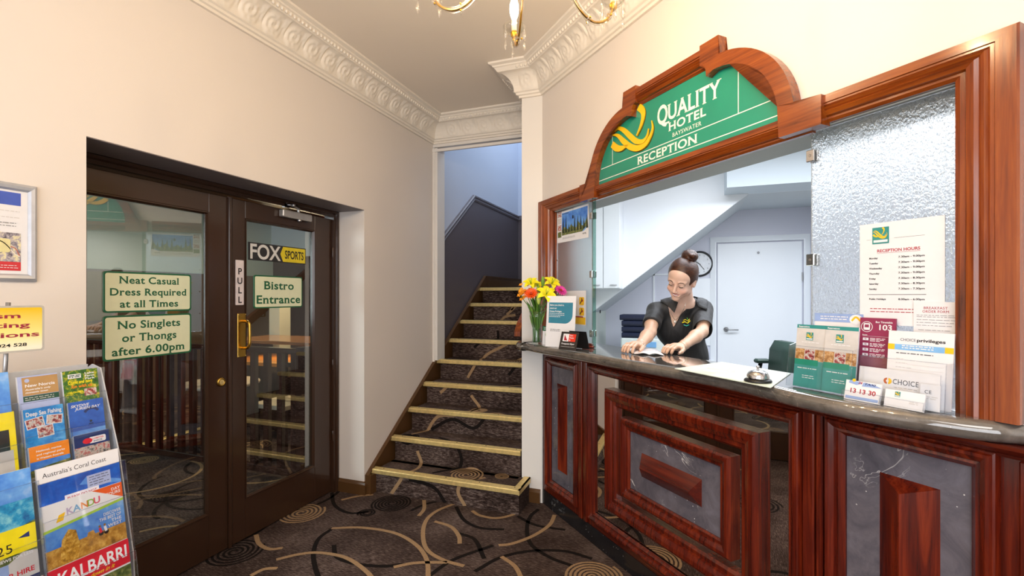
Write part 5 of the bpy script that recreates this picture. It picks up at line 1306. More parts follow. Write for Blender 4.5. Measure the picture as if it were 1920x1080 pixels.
def cc(p, W_, H_):
    p.rect(0, 0, W_, H_-.045, .0003, SKYD); p.quad([(0, 0, .0005), (W_*.9, 0, .0005), (0, H_*.56, .0005)], REDR); p.quad([(.12, H_-.06, .0005), (W_, H_-.10, .0005), (W_, H_-.11, .0005), (.10, H_-.08, .0005)], SKY); p.quad([(.02, H_-.12, .0005), (W_, H_-.15, .0005), (W_, H_-.16, .0005), (.02, H_-.13, .0005)], SEA); p.rect(0, H_-.045, W_, H_, .0006, PW); text(p, "Australia's Coral Coast", .012, H_-.030, .0135, .0009, INK, 'r', 'l', fit=.165)
    p.rect(.120, H_-.100, .185, H_-.060, .0010, LAV); lines(p, .126, .18, H_-.068, .008, 4, .0012, INK, .0018, 6); p.rect(.060, H_-.130, .150, H_-.098, .0011, plain('e4e4f0', .5)); text(p, 'PLEASE DO NOT', .066, H_-.111, .0062, .0013, RD, 'b', fit=.078); text(p, 'TAKE THIS COPY', .066, H_-.122, .0062, .0013, RD, 'b', fit=.08)
rack_item('magazine', .840, 1.054, -1.79, .952, .297, "magazine titled Australia's Coral Coast", cc, cat='magazine', pk=.86)
def kd(p, W_, H_):
    p.rect(0, 0, W_, H_-.05, .0003, SKY); p.rect(0, 0, W_, H_-.130, .0005, LAND)
    p.quad([(a, b, .0008) for a, b in ((.040, .06), (.034, .13), (.042, .185), (.060, .210), (.078, .200), (.084, .16), (.076, .10), (.080, .06))], m_photo('photo_rock', [(.3, '6c4410'), (.5, 'c08c2c'), (.7, 'f0c868')], 60)); p.quad([(a, b, .0008) for a, b in ((.098, .15), (.108, .178), (.122, .180), (.132, .15))], LAND)
    for x in (.142, .156): p.disc(x, .160, .007, .0009, BLK, 10); p.strip([(x, .162), (x-.003, .178)], .007, .001, REDP if x < .15 else PW); p.disc(x-.003, .183, .0035, .0011, LAND, 8)
    p.quad([(0, H_-.075, .0006), (W_, H_-.055, .0006), (W_, H_, .0006), (0, H_, .0006)], PW); p.quad([(0, H_-.080, .0007), (W_, H_-.058, .0007), (W_, H_-.050, .0007), (0, H_-.072, .0007)], LGN)
    p.quad([(W_*.60, H_, .0008), (W_, H_-.048, .0008), (W_, H_, .0008)], plain('e05c20', .4)); p.quad([(.032, H_-.058, .0009), (.050, H_-.056, .0009), (.056, H_-.034, .0009), (.040, H_-.038, .0009)], GOLD)
    for ch, x, c_ in (('K', .058, 'b8a8c8'), ('A', .076, '78a8d0'), ('N', .095, 'e08840'), ('D', .112, '8cb84c'), ('U', .129, 'd84868')): text(p, ch, x, H_-.044+(x-.058)*.05, .019, .0010, plain(c_, .45), 'b', 'l')
    for i, t_ in enumerate(('DAY', 'TOURS')): text(p, t_, W_-.006, H_-.018-i*.012, .0085, .0010, PW, 't', 'r')
    for i, (t_, w_) in enumerate((('DISCOVER', .05), ('THE BEST OF', .062), ('THE', .03), ('WEST', .04))): text(p, t_, W_-.010, H_-.088-i*.013, .009, .0010, PW, 't', 'r', fit=w_)
rack_item('magazine', .838, 1.050, -1.765, .845, .297, 'day tours magazine titled KANDU with a standing rock photo', kd, cat='magazine', pk=.86)
def kb(p, W_, H_):
    p.rect(0, 0, W_, H_-.07, .0003, SCRUB); p.rect(0, H_-.075, W_, H_, .0005, REDP); text(p, 'KALBARRI', W_/2+.008, H_-.052, .036, .0008, PW, 'b', 'c', fit=.185); text(p, 'down in it', .10, H_-.068, .011, .0010, GOLD, 'b', slant=.4); p.rect(0, H_-.08, W_, H_-.075, .0006, PW)
rack_item('magazine', .832, 1.044, -1.722, .668, .297, 'red headed magazine titled KALBARRI', kb, cat='magazine', pk=.86)
# left column, mostly outside the frame
LA0, LA1 = .612, .826
rack_item('magazine', LA0, LA1, -1.90, 1.235, .25, 'sky blue magazine at the top left of the rack', land_art(SKY, LAND, split=.35), cat='magazine')
def yl(p, W_, H_): p.rect(0, 0, W_, H_, .0003, YEP); p.rect(W_*.6, .04, W_*.93, H_-.05, .0006, BLK); p.rect(W_*.72, .05, W_*.96, H_-.11, .0008, GREYP)
rack_item('magazine', LA0, LA1, -1.87, 1.120, .25, 'bright yellow magazine with a black picture', yl, cat='magazine')
rack_item('magazine', LA0, LA1, -1.79, .965, .297, 'magazine with a coastal road photograph', land_art(SKY, SEA, split=.72, extra=lambda p, W_, H_: (p.quad([(0, 0, .0006), (W_, 0, .0006), (W_, H_*.5, .0006), (W_*.5, H_*.42, .0006), (0, H_*.3, .0006)], SCRUB), p.quad([(W_*.3, 0, .0008), (W_, 0, .0008), (W_, H_*.22, .0008), (W_*.85, H_*.24, .0008)], GREYP))), cat='magazine', pk=.86)
def y25(p, W_, H_): p.rect(0, 0, W_, H_, .0003, NAVY); p.rect(0, H_-.07, W_, H_, .0005, YEP); text(p, '$25', W_-.05, H_-.062, .024, .0008, BLK, 's', 'r'); p.quad([(W_-.04, H_-.03, .0008), (W_-.015, H_-.02, .0008), (W_-.015, H_-.035, .0008)], NAVY); text(p, 'BIG VIEWS FOR LESS', W_-.01, H_-.082, .0075, .0008, PW, 'b', 'r'); p.rect(W_*.3, .10, W_*.7, .16, .0006, LBL); text(p, 'CAR HIRE', W_-.01, H_-.13, .013, .0008, REDP, 'b', 'r')
rack_item('magazine', LA0, LA1, -1.765, .812, .25, 'yellow and navy magazine lettered 25', y25, cat='magazine', pk=.8)
def rc_(p, W_, H_): p.rect(0, 0, W_, H_, .0003, REDP); p.rect(.02, H_-.05, W_-.01, H_-.02, .0006, PW); text(p, 'RENT A CAR', W_/2, H_-.042, .014, .0008, BLK, 'b', 'c')
rack_item('magazine', LA0, LA1, -1.722, .665, .25, 'red and white car hire booklet at the foot of the left column', rc_, cat='booklet', pk=.8)

# framed poster on the wall above the rack
fo = empty('poster_frame', (XL, .92, 1.51), 'silver snap frame with a location map poster on the left wall', 'picture')
m = MB(TL); m.sweep([(.815, 1.538), (1.022, 1.538), (1.022, 1.832), (.815, 1.832)], [(0, 0), (0, .008), (.006, .016), (.016, .018), (.024, .012), (.027, 0)], plain('b4b6bc', .3, .3), closed=True, side=-1); m.build('snap_frame', fo)
m = MB(TL); m.box((.81, 1.534, .001), (1.027, 1.836, .006), PW); po = m.build('poster', fo)
m = MB(TL); m.rect(.825, 1.779, 1.003, 1.824, .0066, plain('3c58b8', .5)); lines(m, .84, 1.0, 1.757, .022, 3, .0066, GREYP, .002, 2); lines(m, .84, .99, 1.715, .010, 2, .0066, INK, .0018, 5)
m.rect(.825, 1.580, 1.003, 1.682, .0066, MAPP); m.quad([(a, b, .0072) for a, b in rrect(.86, 1.612, .975, 1.660, .008)], plain('dcd49c', .5)); m.rect(.825, 1.549, 1.003, 1.580, .0068, plain('c83038', .5)); lines(m, .84, .995, 1.566, .008, 2, .0075, PW, .002, 7)
for k in range(3): m.strip(bez([(.83, 1.60+.03*k), (.89, 1.59+.03*k), (.95, 1.61+.02*k), (.985, 1.65-.02*k), (1.0, 1.60)], 8), .003, .0070+.0001*k, plain(('7c7c88', 'b86858', 'e8e0d0')[k], .5))
m.build('poster_print', po)

# ================================================================== OFFICE THINGS
cp = empty('wall_cupboard', (-.76, 4.85, 1.53), 'white gloss overhead cupboard at the left of the office', 'cupboard')
m = MB(); m.bbox((-.925, 4.66, 1.53), (-.605, 4.879, 2.76), OFFL, .003); m.build('carcass', cp)
for x0, x1 in ((-.923, -.768), (-.762, -.607)):
    m = MB(); m.bbox((x0, 4.64, 1.535), (x1, 4.659, 2.755), OFFL, .003); d_ = m.build('door', cp)
    m = MB(); m.tube([(x1-.09, 4.638, 1.565), (x1-.085, 4.628, 1.565), (x1-.035, 4.628, 1.565), (x1-.03, 4.638, 1.565)], .004, STEEL, 6); m.build('handle', d_)
ck = empty('wall_clock', (.124, 5.838, 1.823), 'round white wall clock with a black rim', 'clock')
m = MB(lambda x, z, h: (.124+x, 5.84-h, 1.823+z))
m.lathe([(.122, 0), (.145, 0), (.147, .012), (.142, .026), (.130, .028), (.124, .016)], (0, 0, 0), BLK, 40, caps=False); m.build('rim', ck)
m = MB(lambda x, z, h: (.124+x, 5.84-h, 1.823+z)); m.lathe([(0.001, .012), (.126, .012)], (0, 0, 0), plain('eef0f4', .4), 36, caps=False)
for i in range(12):
    a = PI/2-i*PI/6; text(m, str(i or 12), .100*math.cos(a), .100*math.sin(a)-.008, .016, .0135, INK, 'r', 'c')
m.build('face', ck)
m = MB(lambda x, z, h: (.124+x, 5.84-h, 1.823+z))
for a, L, w_ in ((-.9, .085, .006), (2.5, .06, .008)): m.strip([(-.015*math.cos(a), -.015*math.sin(a)), (L*math.cos(a), L*math.sin(a))], w_, .016, BLK)
m.build('hands', ck)
# bench, drawer unit, navy trays
dk = empty('office_bench', (-.3, 5.45, 0), 'white office bench under the sloping soffit', 'bench')
m = MB(); m.bbox((-.925, 5.05, .72), (.27, 5.82, .75), OFFL); m.build('top', dk)
for x in (-.92, .22): 
    m = MB(); m.bbox((x, 5.1, 0), (x+.04, 5.8, .72), OFFL); m.build('side_panel', dk)
pr = empty('printer', (-.33, 5.35, .75), 'white office printer under the navy trays', 'printer')
m = MB(); m.bbox((-.66, 5.12, .751), (-.10, 5.6, 1.02), plain('e4ece8', .4), .012); m.build('body', pr)
m = MB(); m.bbox((-.40, 5.112, .93), (-.30, 5.12, .99), SKYB); m.box((-.58, 5.114, .93), (-.5, 5.12, .96), GREYP); m.build('label_sticker', pr)
m = MB(); m.bbox((-.60, 5.106, .79), (-.54, 5.12, .86), BLK); m.box((-.594, 5.104, .80), (-.546, 5.107, .852), PW); m.build('control_display', pr)
w2 = empty('white_bin', (.02, 5.3, .75), 'white slope sided storage box beside the printer', 'box')
m = MB(lambda x, z, y: (x, y, z)); m.prism([(-.08, .751), (.22, .751), (.12, 1.06), (-.02, 1.06)], 5.15, 5.5, plain('e0ebe8', .45)); m.build('body', w2)
m = MB(); m.bbox((-.03, 5.14, 1.061), (.13, 5.51, 1.08), plain('2c4440', .4)); m.build('lid', w2)
for i in range(4):
    z = 1.021+i*.062; o_ = -.66 if i < 3 else -.68
    m = MB(); m.bbox((o_+.005, 5.14, z), (-.345, 5.42, z+.055), plain('1c2440', .45), .006)
    t_ = m.build('document_tray', label='navy document tray, %s in the stack of four on the printer' % ('bottom one', 'second from the bottom', 'second from the top', 'topmost')[i], cat='tray', origin=(-.5, 5.28, z), group='navy document trays on the printer')
    m = MB(); m.box((o_+.02, 5.136, z+.012), (-.36, 5.141, z+.018), plain('0c1020', .4)); m.build('tray_slot', t_)
m = MB(); m.tube([(-.925, 5.3, 1.33), (-.90, 5.3, 1.33)], .004, STEEL, 6); m.tube([(-.905, 5.3, 1.33), (-.905, 5.3, 1.27)], .008, BLK, 6, flat=.4); m.build('key_hook', label='small hook with a dark key on the green office wall', cat='hook', origin=(-.92, 5.3, 1.33))
m = MB(); m.bbox((-.88, 5.12, .751), (-.76, 5.3, .83), plain('e8e8e4', .5), .01); m.build('phone_base', label='small white telephone base at the left end of the bench', cat='telephone', origin=(-.82, 5.2, .75))
# green office chair
cc_ = Vector(at(1492, 660, 3.15)); gx, gy = cc_.x, cc_.y
oc = empty('office_chair', (gx, gy, 0), 'dark green padded office chair behind the counter', 'chair')
DG = plain('1f3a30', .45, 0, .1, name='dark_green_vinyl')
m = MB(lambda x, y, z: (gx+x*RT[0]+y*FW[0], gy+x*RT[1]+y*FW[1], z))
m.prism([(-.06, .99), (-.075, 1.10), (-.05, 1.15), (0, 1.16), (.03, 1.12), (.03, 1.0), (0, .96)], -.05, .25, DG) if False else None
def chairpart(nm, fn): m = MB(lambda x, y, z: (gx+x*RT[0]+y*FW[0], gy+x*RT[1]+y*FW[1], z)); fn(m); return m.build(nm, oc)
chairpart('backrest', lambda m: m.add(*(lambda V: (V[0], V[1]))(
    (lambda P: ([(x, y, z) for y in (-.16, .0, .22) for x, z in P], [(k*len(P)+i, k*len(P)+(i+1) % len(P), (k+1)*len(P)+(i+1) % len(P), (k+1)*len(P)+i) for k in range(2) for i in range(len(P))]+[tuple(range(len(P))), tuple(range(2*len(P), 3*len(P)))]))(
        [(-.055, .72), (-.065, .95), (-.055, 1.09), (-.02, 1.15), (.03, 1.15), (.055, 1.09), (.04, .95), (.03, .72)])), DG, True))
chairpart('seat', lambda m: m.bbox((-.42, -.2, .46), (.02, .25, .56), DG, .03)); chairpart('armrest', lambda m: m.bbox((-.12, -.26, .98), (-.02, -.19, 1.01), DG, .01)); chairpart('armrest', lambda m: m.bbox((-.12, .26, .98), (-.02, .32, 1.01), DG, .01))
chairpart('stem', lambda m: m.lathe([(.03, .06), (.03, .46)], (-.2, .02, 0), BLK, 12))
for i in range(5): chairpart('leg', lambda m: m.tube([(-.2, .02, .09), (-.2+.28*math.cos(i*1.257), .02+.28*math.sin(i*1.257), .05)], .018, BLK, 6))
chairpart('arm_post', lambda m: m.tube([(-.2, -.22, .5), (-.08, -.225, .98)], .014, BLK, 6)); chairpart('arm_post', lambda m: m.tube([(-.2, .25, .5), (-.08, .29, .98)], .014, BLK, 6))

# ================================================================== CHANDELIER
cx, cy_ = at(993, 0, 1.39)[:2]; cz = 2.377
ch = empty('chandelier', (cx, cy_, CZ), 'crystal chandelier with gilt glass arms and lit candle bulbs', 'chandelier')
CRY = thin_glass('crystal', (.96, .95, .92), 1.65, .03, .06); GILT = plain('d8a83c', .25, 1, .15, 60, name='gilt_tube')
m = MB(); m.lathe([(.06, -.0), (.058, -.02), (.02, -.045), (.01, -.05)], (cx, cy_, CZ), GILT, 24); m.build('ceiling_rose', ch)
m = MB(); m.tube([(cx, cy_, CZ-.04), (cx, cy_, 2.72)], .005, GILT, 8); m.build('chain', ch)
m = MB(); m.lathe([(.012, .34), (.03, .30), (.018, .26), (.045, .20), (.02, .15), (.06, .11), (.055, .07), (.02, .04), (.012, .035)], (cx, cy_, cz), CRY, 20); m.build('body', ch)
m = MB(); m.lathe([(.02, .10), (.05, .095), (.055, .08), (.045, .07), (.012, .06)], (cx, cy_, cz), GILT, 20); m.build('hub', ch)
p_mid = Vector(at(964, 70, 1.69)); a0 = math.atan2(p_mid.y-cy_, p_mid.x-cx)
prof_r = [(.045, .085), (.075, .090), (.105, .070), (.125, .035), (.150, -.012), (.185, -.050), (.225, -.066), (.262, -.056), (.288, -.030), (.302, .0)]
am0 = None
DROP = MB(); DROP.lathe([(.0008, 0), (.0035, -.006), (.0008, -.012)], (0, 0, 0), CRY, 8); DROP.lathe([(.001, -.014), (.007, -.026), (.0085, -.038), (.006, -.050), (.001, -.056)], (0, 0, 0), CRY, 8); DROP.lathe([(.001, -.058), (.0045, -.066), (.0052, -.082), (.001, -.092)], (0, 0, 0), CRY, 8)
drop0 = None
for i in range(5):
    ang = a0+i*2*PI/5
    if i == 0:
        # built pointing along +x at the origin of its own arm, then turned
        path = [(r_, 0, z_) for r_, z_ in bez(prof_r, 6)]
        m = MB(); m.tube(path, .0088, CRY, 10); m.tube(path, .0040, GILT, 6)
        am0 = m.build('arm'); am0.parent = ch; am0.location = (0, 0, cz-CZ); am0.rotation_euler = (0, 0, ang)
        bk = bpy.data.objects
        def sub(nm, mb, loc=(0, 0, 0)):
            o = mb.build(nm); o.parent = am0; o.location = loc; return o
        m = MB(); m.lathe([(.006, 0), (.022, .004), (.034, .016), (.040, .030), (.038, .031), (.030, .018), (.016, .010), (.005, .010)], (.302, 0, .0), CRY, 20, caps=False); m.lathe([(.005, -.012), (.011, -.004), (.013, .008), (.009, .014)], (.302, 0, 0), GILT, 12); sub('drip_pan', m)
        m = MB(); m.lathe([(.009, .012), (.0095, .05), (.008, .055)], (.302, 0, 0), plain('f4efdc', .5), 14); sub('candle_sleeve', m)
        m = MB(); m.lathe([(.008, .055), (.014, .072), (.0165, .090), (.015, .108), (.010, .126), (.004, .142), (.0008, .152)], (.302, 0, 0), BULB, 16); sub('bulb', m)
        for (rr_, zz_) in ((.115, .052), (.205, -.062), (.285, -.034)):
            m = MB(); m.ball((rr_, 0, zz_), .010, CRY, 8)
            for q in range(6): m.ball((rr_, .011*math.cos(q*1.05), zz_+.011*math.sin(q*1.05)), .0032, GILT if q % 2 else CRY, 6)
            sub('rosette', m)
        m = MB(); m.tube([(.205, 0, -.07), (.205, 0, -.084)], [.003, .0008], CRY, 6); sub('finial', m)
        drop0 = DROP.build('crystal_drop'); drop0.parent = am0; drop0.location = (.302+.038, 0, .028)
        for q in (2, 4):
            c = drop0.copy(); COL.objects.link(c); c.location = (.302+.038*math.cos(q*PI/3), .038*math.sin(q*PI/3), .028)
    else:
        c = copytree(am0, ch); c.rotation_euler = (0, 0, ang)
    pl = bpy.data.lights.new('candle_light', 'POINT'); pl.energy = 8.0; pl.color = (1.0, .72, .40); pl.shadow_soft_size = .016
    po_ = bpy.data.objects.new('candle_light', pl); COL.objects.link(po_); po_.location = (cx+.302*math.cos(ang), cy_+.302*math.sin(ang), cz+.185)
# ================================================================== THE RECEPTIONIST
def cf(px, py, d): return np.array([(px-960)/FPX*d, d, EYE+(CY-py)/FPX*d])      # (lateral, depth, height) seen from the eye point
def cw(p): return (p[0]*RT[0]+p[1]*FW[0], p[0]*RT[1]+p[1]*FW[1], p[2])
def nz(v): v = np.asarray(v, float); return v/np.linalg.norm(v)
def d_cone(P, a, b, r1, r2):
    a = np.asarray(a, float); b = np.asarray(b, float); ba = b-a; L2 = ba@ba
    pa = P-a.astype(P.dtype); t = np.clip((pa@ba.astype(P.dtype))/max(L2, 1e-9), 0, 1)
    q = pa-t[..., None]*ba.astype(P.dtype); return np.sqrt((q*q).sum(-1))-(r1+(r2-r1)*t)
def d_ell(P, c, r, R=None):
    q = P-np.asarray(c, P.dtype)
    if R is not None: q = q@np.asarray(R, P.dtype)       # columns of R are the local axes
    r = np.asarray(r, P.dtype); k = np.sqrt(((q/r)**2).sum(-1)); k2 = np.sqrt(((q/(r*r))**2).sum(-1))+1e-9
    return k*(k-1)/k2
class SDF:
    def __init__(s): s.ops = []
    def cone(s, a, b, r1, r2=None, k=.01, sub=False):
        r2 = r1 if r2 is None else r2; a = np.asarray(a, float); b = np.asarray(b, float); m = max(r1, r2)
        s.ops.append(('c', (a, b, r1, r2), k, sub, np.minimum(a, b)-m, np.maximum(a, b)+m)); return s
    def ell(s, c, r, R=None, k=.01, sub=False):
        c = np.asarray(c, float); m = max(r)
        s.ops.append(('e', (c, r, R), k, sub, c-m, c+m)); return s
    def path(s, pts, rs, k=.01):
        for i in range(len(pts)-1): s.cone(pts[i], pts[i+1], rs[i], rs[i+1], k)
        return s
    def ev(s, P):
        f = np.full(P.shape[:-1], .08, P.dtype)
        for op in s.ops: f = s._ap(f, P, op)
        return f
    def _ap(s, f, P, op):
        kind, a, k, sub, lo, hi = op
        d = d_cone(P, *a) if kind == 'c' else d_ell(P, *a)
        if sub: h = np.clip(k-np.abs(-d-f), 0, None)/k; return np.maximum(f, -d)+h*h*k*.25
        h = np.clip(k-np.abs(f-d), 0, None)/k; return np.minimum(f, d)-h*h*k*.25
    def mesh(s, lo, hi, h, post=None):
        lo = np.asarray(lo, float); hi = np.asarray(hi, float); n = np.ceil((hi-lo)/h).astype(int)+1
        ax = [(lo[i]+h*np.arange(n[i])).astype(np.float32) for i in range(3)]
        F = np.full(n, .08, np.float32)
        for op in s.ops:
            m = .02+op[2]
            i0 = np.clip(((op[4]-m-lo)/h).astype(int), 0, n); i1 = np.clip(((op[5]+m-lo)/h).astype(int)+2, 0, n)
            if (i1 <= i0).any(): continue
            g = np.stack(np.meshgrid(*[ax[j][i0[j]:i1[j]] for j in range(3)], indexing='ij'), -1)
            sl = tuple(slice(i0[j], i1[j]) for j in range(3)); F[sl] = s._ap(F[sl], g, op)
        if post is not None:
            g = np.stack(np.meshgrid(*ax, indexing='ij'), -1); F = post(F, g)
        return nets(F, lo, h)
def nets(F, lo, h):
    S = F < 0; nx, ny, nz_ = F.shape
    c = np.zeros((nx-1, ny-1, nz_-1), np.uint8)
    for dx in (0, 1):
        for dy in (0, 1):
            for dz in (0, 1): c += S[dx:nx-1+dx, dy:ny-1+dy, dz:nz_-1+dz]
    act = (c > 0) & (c < 8); idx = np.full(act.shape, -1, np.int64); I = np.argwhere(act); idx[act] = np.arange(len(I))
    acc = np.zeros((len(I), 3)); cnt = np.zeros(len(I))
    cor = [(a, b, d) for a in (0, 1) for b in (0, 1) for d in (0, 1)]
    for a in cor:
        for j in range(3):
            if a[j]: continue
            b = list(a); b[j] = 1
            fa = F[I[:, 0]+a[0], I[:, 1]+a[1], I[:, 2]+a[2]]; fb = F[I[:, 0]+b[0], I[:, 1]+b[1], I[:, 2]+b[2]]
            m = (fa < 0) != (fb < 0); t = np.where(m, fa/(fa-fb+1e-12), 0)
            p = np.array(a, float)[None]+np.zeros((len(I), 3)); p[:, j] += t; acc[m] += p[m]; cnt[m] += 1
    V = (I+acc/np.maximum(cnt, 1)[:, None])*h+lo
    quads = []
    for j in range(3):
        k, l = (j+1) % 3, (j+2) % 3
        s0 = [slice(1, -1)]*3; s0[j] = slice(0, -1); s1 = list(s0); s1[j] = slice(1, None)
        A = S[tuple(s0)]; B = S[tuple(s1)]; D = A != B; E = np.argwhere(D)
        off = np.array([1, 1, 1]); off[j] = 0; E0 = E+off
        def g(dk, dl): q = E0.copy(); q[:, k] -= dk; q[:, l] -= dl; return idx[q[:, 0], q[:, 1], q[:, 2]]
        Q = np.stack([g(1, 1), g(0, 1), g(0, 0), g(1, 0)], 1); fl_ = A[D]; Q[~fl_] = Q[~fl_][:, ::-1]; quads.append(Q)
    Q = np.concatenate(quads); Q = Q[(Q >= 0).all(1)]; return V, Q
def relax(V, Q, it=2, lam=.5):
    n = len(V)
    for _ in range(it):
        A = np.zeros((n, 3)); c = np.zeros(n)
        for i in range(4):
            a = Q[:, i]; b = Q[:, (i+1) % 4]
            np.add.at(A, a, V[b]); np.add.at(c, a, 1); np.add.at(A, b, V[a]); np.add.at(c, b, 1)
        V = V*(1-lam)+lam*A/np.maximum(c, 1)[:, None]
    return V
def put(name, V, Q, mat, parent, label=None, col=None):
    W_ = np.stack([V[:, 0]*RT[0]+V[:, 1]*FW[0], V[:, 0]*RT[1]+V[:, 1]*FW[1], V[:, 2]], 1)-np.array(parent.location)[None]
    me = bpy.data.meshes.new(name); me.from_pydata(W_.tolist(), [], Q.tolist()); me.materials.append(mat)
    me.polygons.foreach_set('use_smooth', [True]*len(me.polygons))
    if col is not None:
        at_ = me.color_attributes.new('tone', 'FLOAT_COLOR', 'POINT'); at_.data.foreach_set('color', np.concatenate([col, np.ones((len(V), 1))], 1).ravel())
    me.update()
    o = bpy.data.objects.new(name, me); COL.objects.link(o); o.parent = parent; return setp(o, label)

m_skin, nt_, b_ = _new('skin')
vc = nt_.nodes.new('ShaderNodeVertexColor'); vc.layer_name = 'tone'; nt_.links.new(vc.outputs[0], b_.inputs['Base Color'])
b_.inputs['Roughness'].default_value = .42; b_.inputs['Subsurface Weight'].default_value = .12; b_.inputs['Subsurface Radius'].default_value = (.012, .005, .003); b_.inputs['Subsurface Scale'].default_value = .6
m_hair, nt_, b_ = _new('chestnut_hair'); v_ = _coords(nt_, (60, 60, 260), (.3, .9, .3)); n_ = _noise(nt_, v_, 1.0, 4, .6, .8)
nt_.links.new(_ramp(nt_, n_, [(.3, lin('1c0e08')), (.55, lin('42200f')), (.78, lin('74431e'))]), b_.inputs['Base Color']); b_.inputs['Roughness'].default_value = .35; _bump(nt_, b_, n_, .35, .004)
m_cloth, nt_, b_ = _new('charcoal_shirt_cloth'); v_ = _coords(nt_, (14, 14, 5)); n_ = _noise(nt_, v_, 1.0, 3, .5, .6)
nt_.links.new(_ramp(nt_, n_, [(.3, (.007, .007, .008)), (.7, (.018, .018, .020))]), b_.inputs['Base Color']); b_.inputs['Roughness'].default_value = .62; b_.inputs['Sheen Weight'].default_value = .05
_bump(nt_, b_, n_, .5, .02)

# joints ------------------------------------------------------------
HC = cf(1278, 522, 2.80)                                    # centre of the skull
def head_axes():
    yaw, pit, rol = math.radians(-44), math.radians(28), math.radians(17)
    f = np.array([math.sin(yaw)*math.cos(pit), -math.cos(yaw)*math.cos(pit), -math.sin(pit)])
    up0 = np.array([math.sin(yaw)*math.sin(pit), -math.cos(yaw)*math.sin(pit), math.cos(pit)])
    x0 = np.cross(up0, f)*-1
    x0 = nz(np.cross(f, up0)); 
    if x0[0] < 0: x0 = -x0
    up = up0*math.cos(rol)+x0*math.sin(rol); x = x0*math.cos(rol)-up0*math.sin(rol)
    return np.stack([x, f, up], 1)
HR = head_axes()
def hp(x, y, z): return HC+HR@np.array([x, y, z])
def head_prims(s, hair=False):
    E = lambda c, r, k=.012, sub=False: s.ell(hp(*c), r, HR, k, sub)
    E((0, -.014, .022), (.071, .088, .080), .02); E((0, .030, .030), (.062, .056, .058), .02)          # cranium, brow
    E((0, .022, -.038), (.058, .062, .058), .02); E((0, .038, -.068), (.044, .046, .036), .02)          # mid face, jaw
    E((0, .072, -.098), (.021, .017, .016), .02)                                                        # chin
    for q in (-1, 1):
        E((q*.036, .060, -.042), (.021, .020, .017), .018)                                               # smiling cheeks
        E((q*.050, .005, -.062), (.016, .034, .030), .02)                                                # jaw corner
        E((q*.030, .094, -.002), (.017, .012, .010), .012, True)                                         # socket
        E((q*.030, .075, -.003), (.0155, .0135, .0105), .006)                                            # closed lid
        E((q*.0105, .096, -.040), (.0080, .0090, .0065), .006)                                           # nostril wing
        E((q*.0735, -.006, -.014), (.010, .020, .031), .006); E((q*.082, .002, -.012), (.006, .010, .018), .004, True)
        s.cone(hp(q*.018, .085, .014), hp(q*.045, .070, .016), .009, .007, .012)                         # brow ridge
    s.cone(hp(0, .082, .004), hp(0, .105, -.034), .0075, .0105, .010)                                    # nose
    s.cone(hp(-.016, .078, -.066), hp(.016, .078, -.066), .010, .010, .014)                             # mouth mound
    s.cone(hp(-.024, .086, -.0640), hp(.024, .086, -.0640), .0060, .0060, .003, True)                    # open smile
NB = cf(1284, 567, 2.93)
SH = {-1: cf(1229, 585, 2.99), 1: cf(1319, 581, 2.96)}
EL = {-1: cf(1219, 623, 2.80), 1: cf(1316, 622, 2.78)}
WR = {-1: cf(1198, 648, 2.665), 1: cf(1277, 651, 2.61)}
CH = cf(1276, 612, 3.02); WA = cf(1288, 668, 3.06); HI = cf(1292, 742, 3.10)
body = SDF(); head_prims(body)
body.cone(hp(0, -.022, -.050), NB+np.array([0, .01, -.005]), .050, .056, .02)
body.cone(NB+np.array([0, .0, -.01]), SH[-1]+np.array([.01, 0, .008]), .040, .034, .03).cone(NB+np.array([0, .0, -.01]), SH[1]+np.array([-.01, 0, .008]), .040, .034, .03)
body.ell(CH, (.150, .095, .14), None, .05).ell(WA, (.125, .088, .15), None, .06).ell(HI, (.165, .11, .13), None, .06)
ZS = 1.1505
FINGERS = []
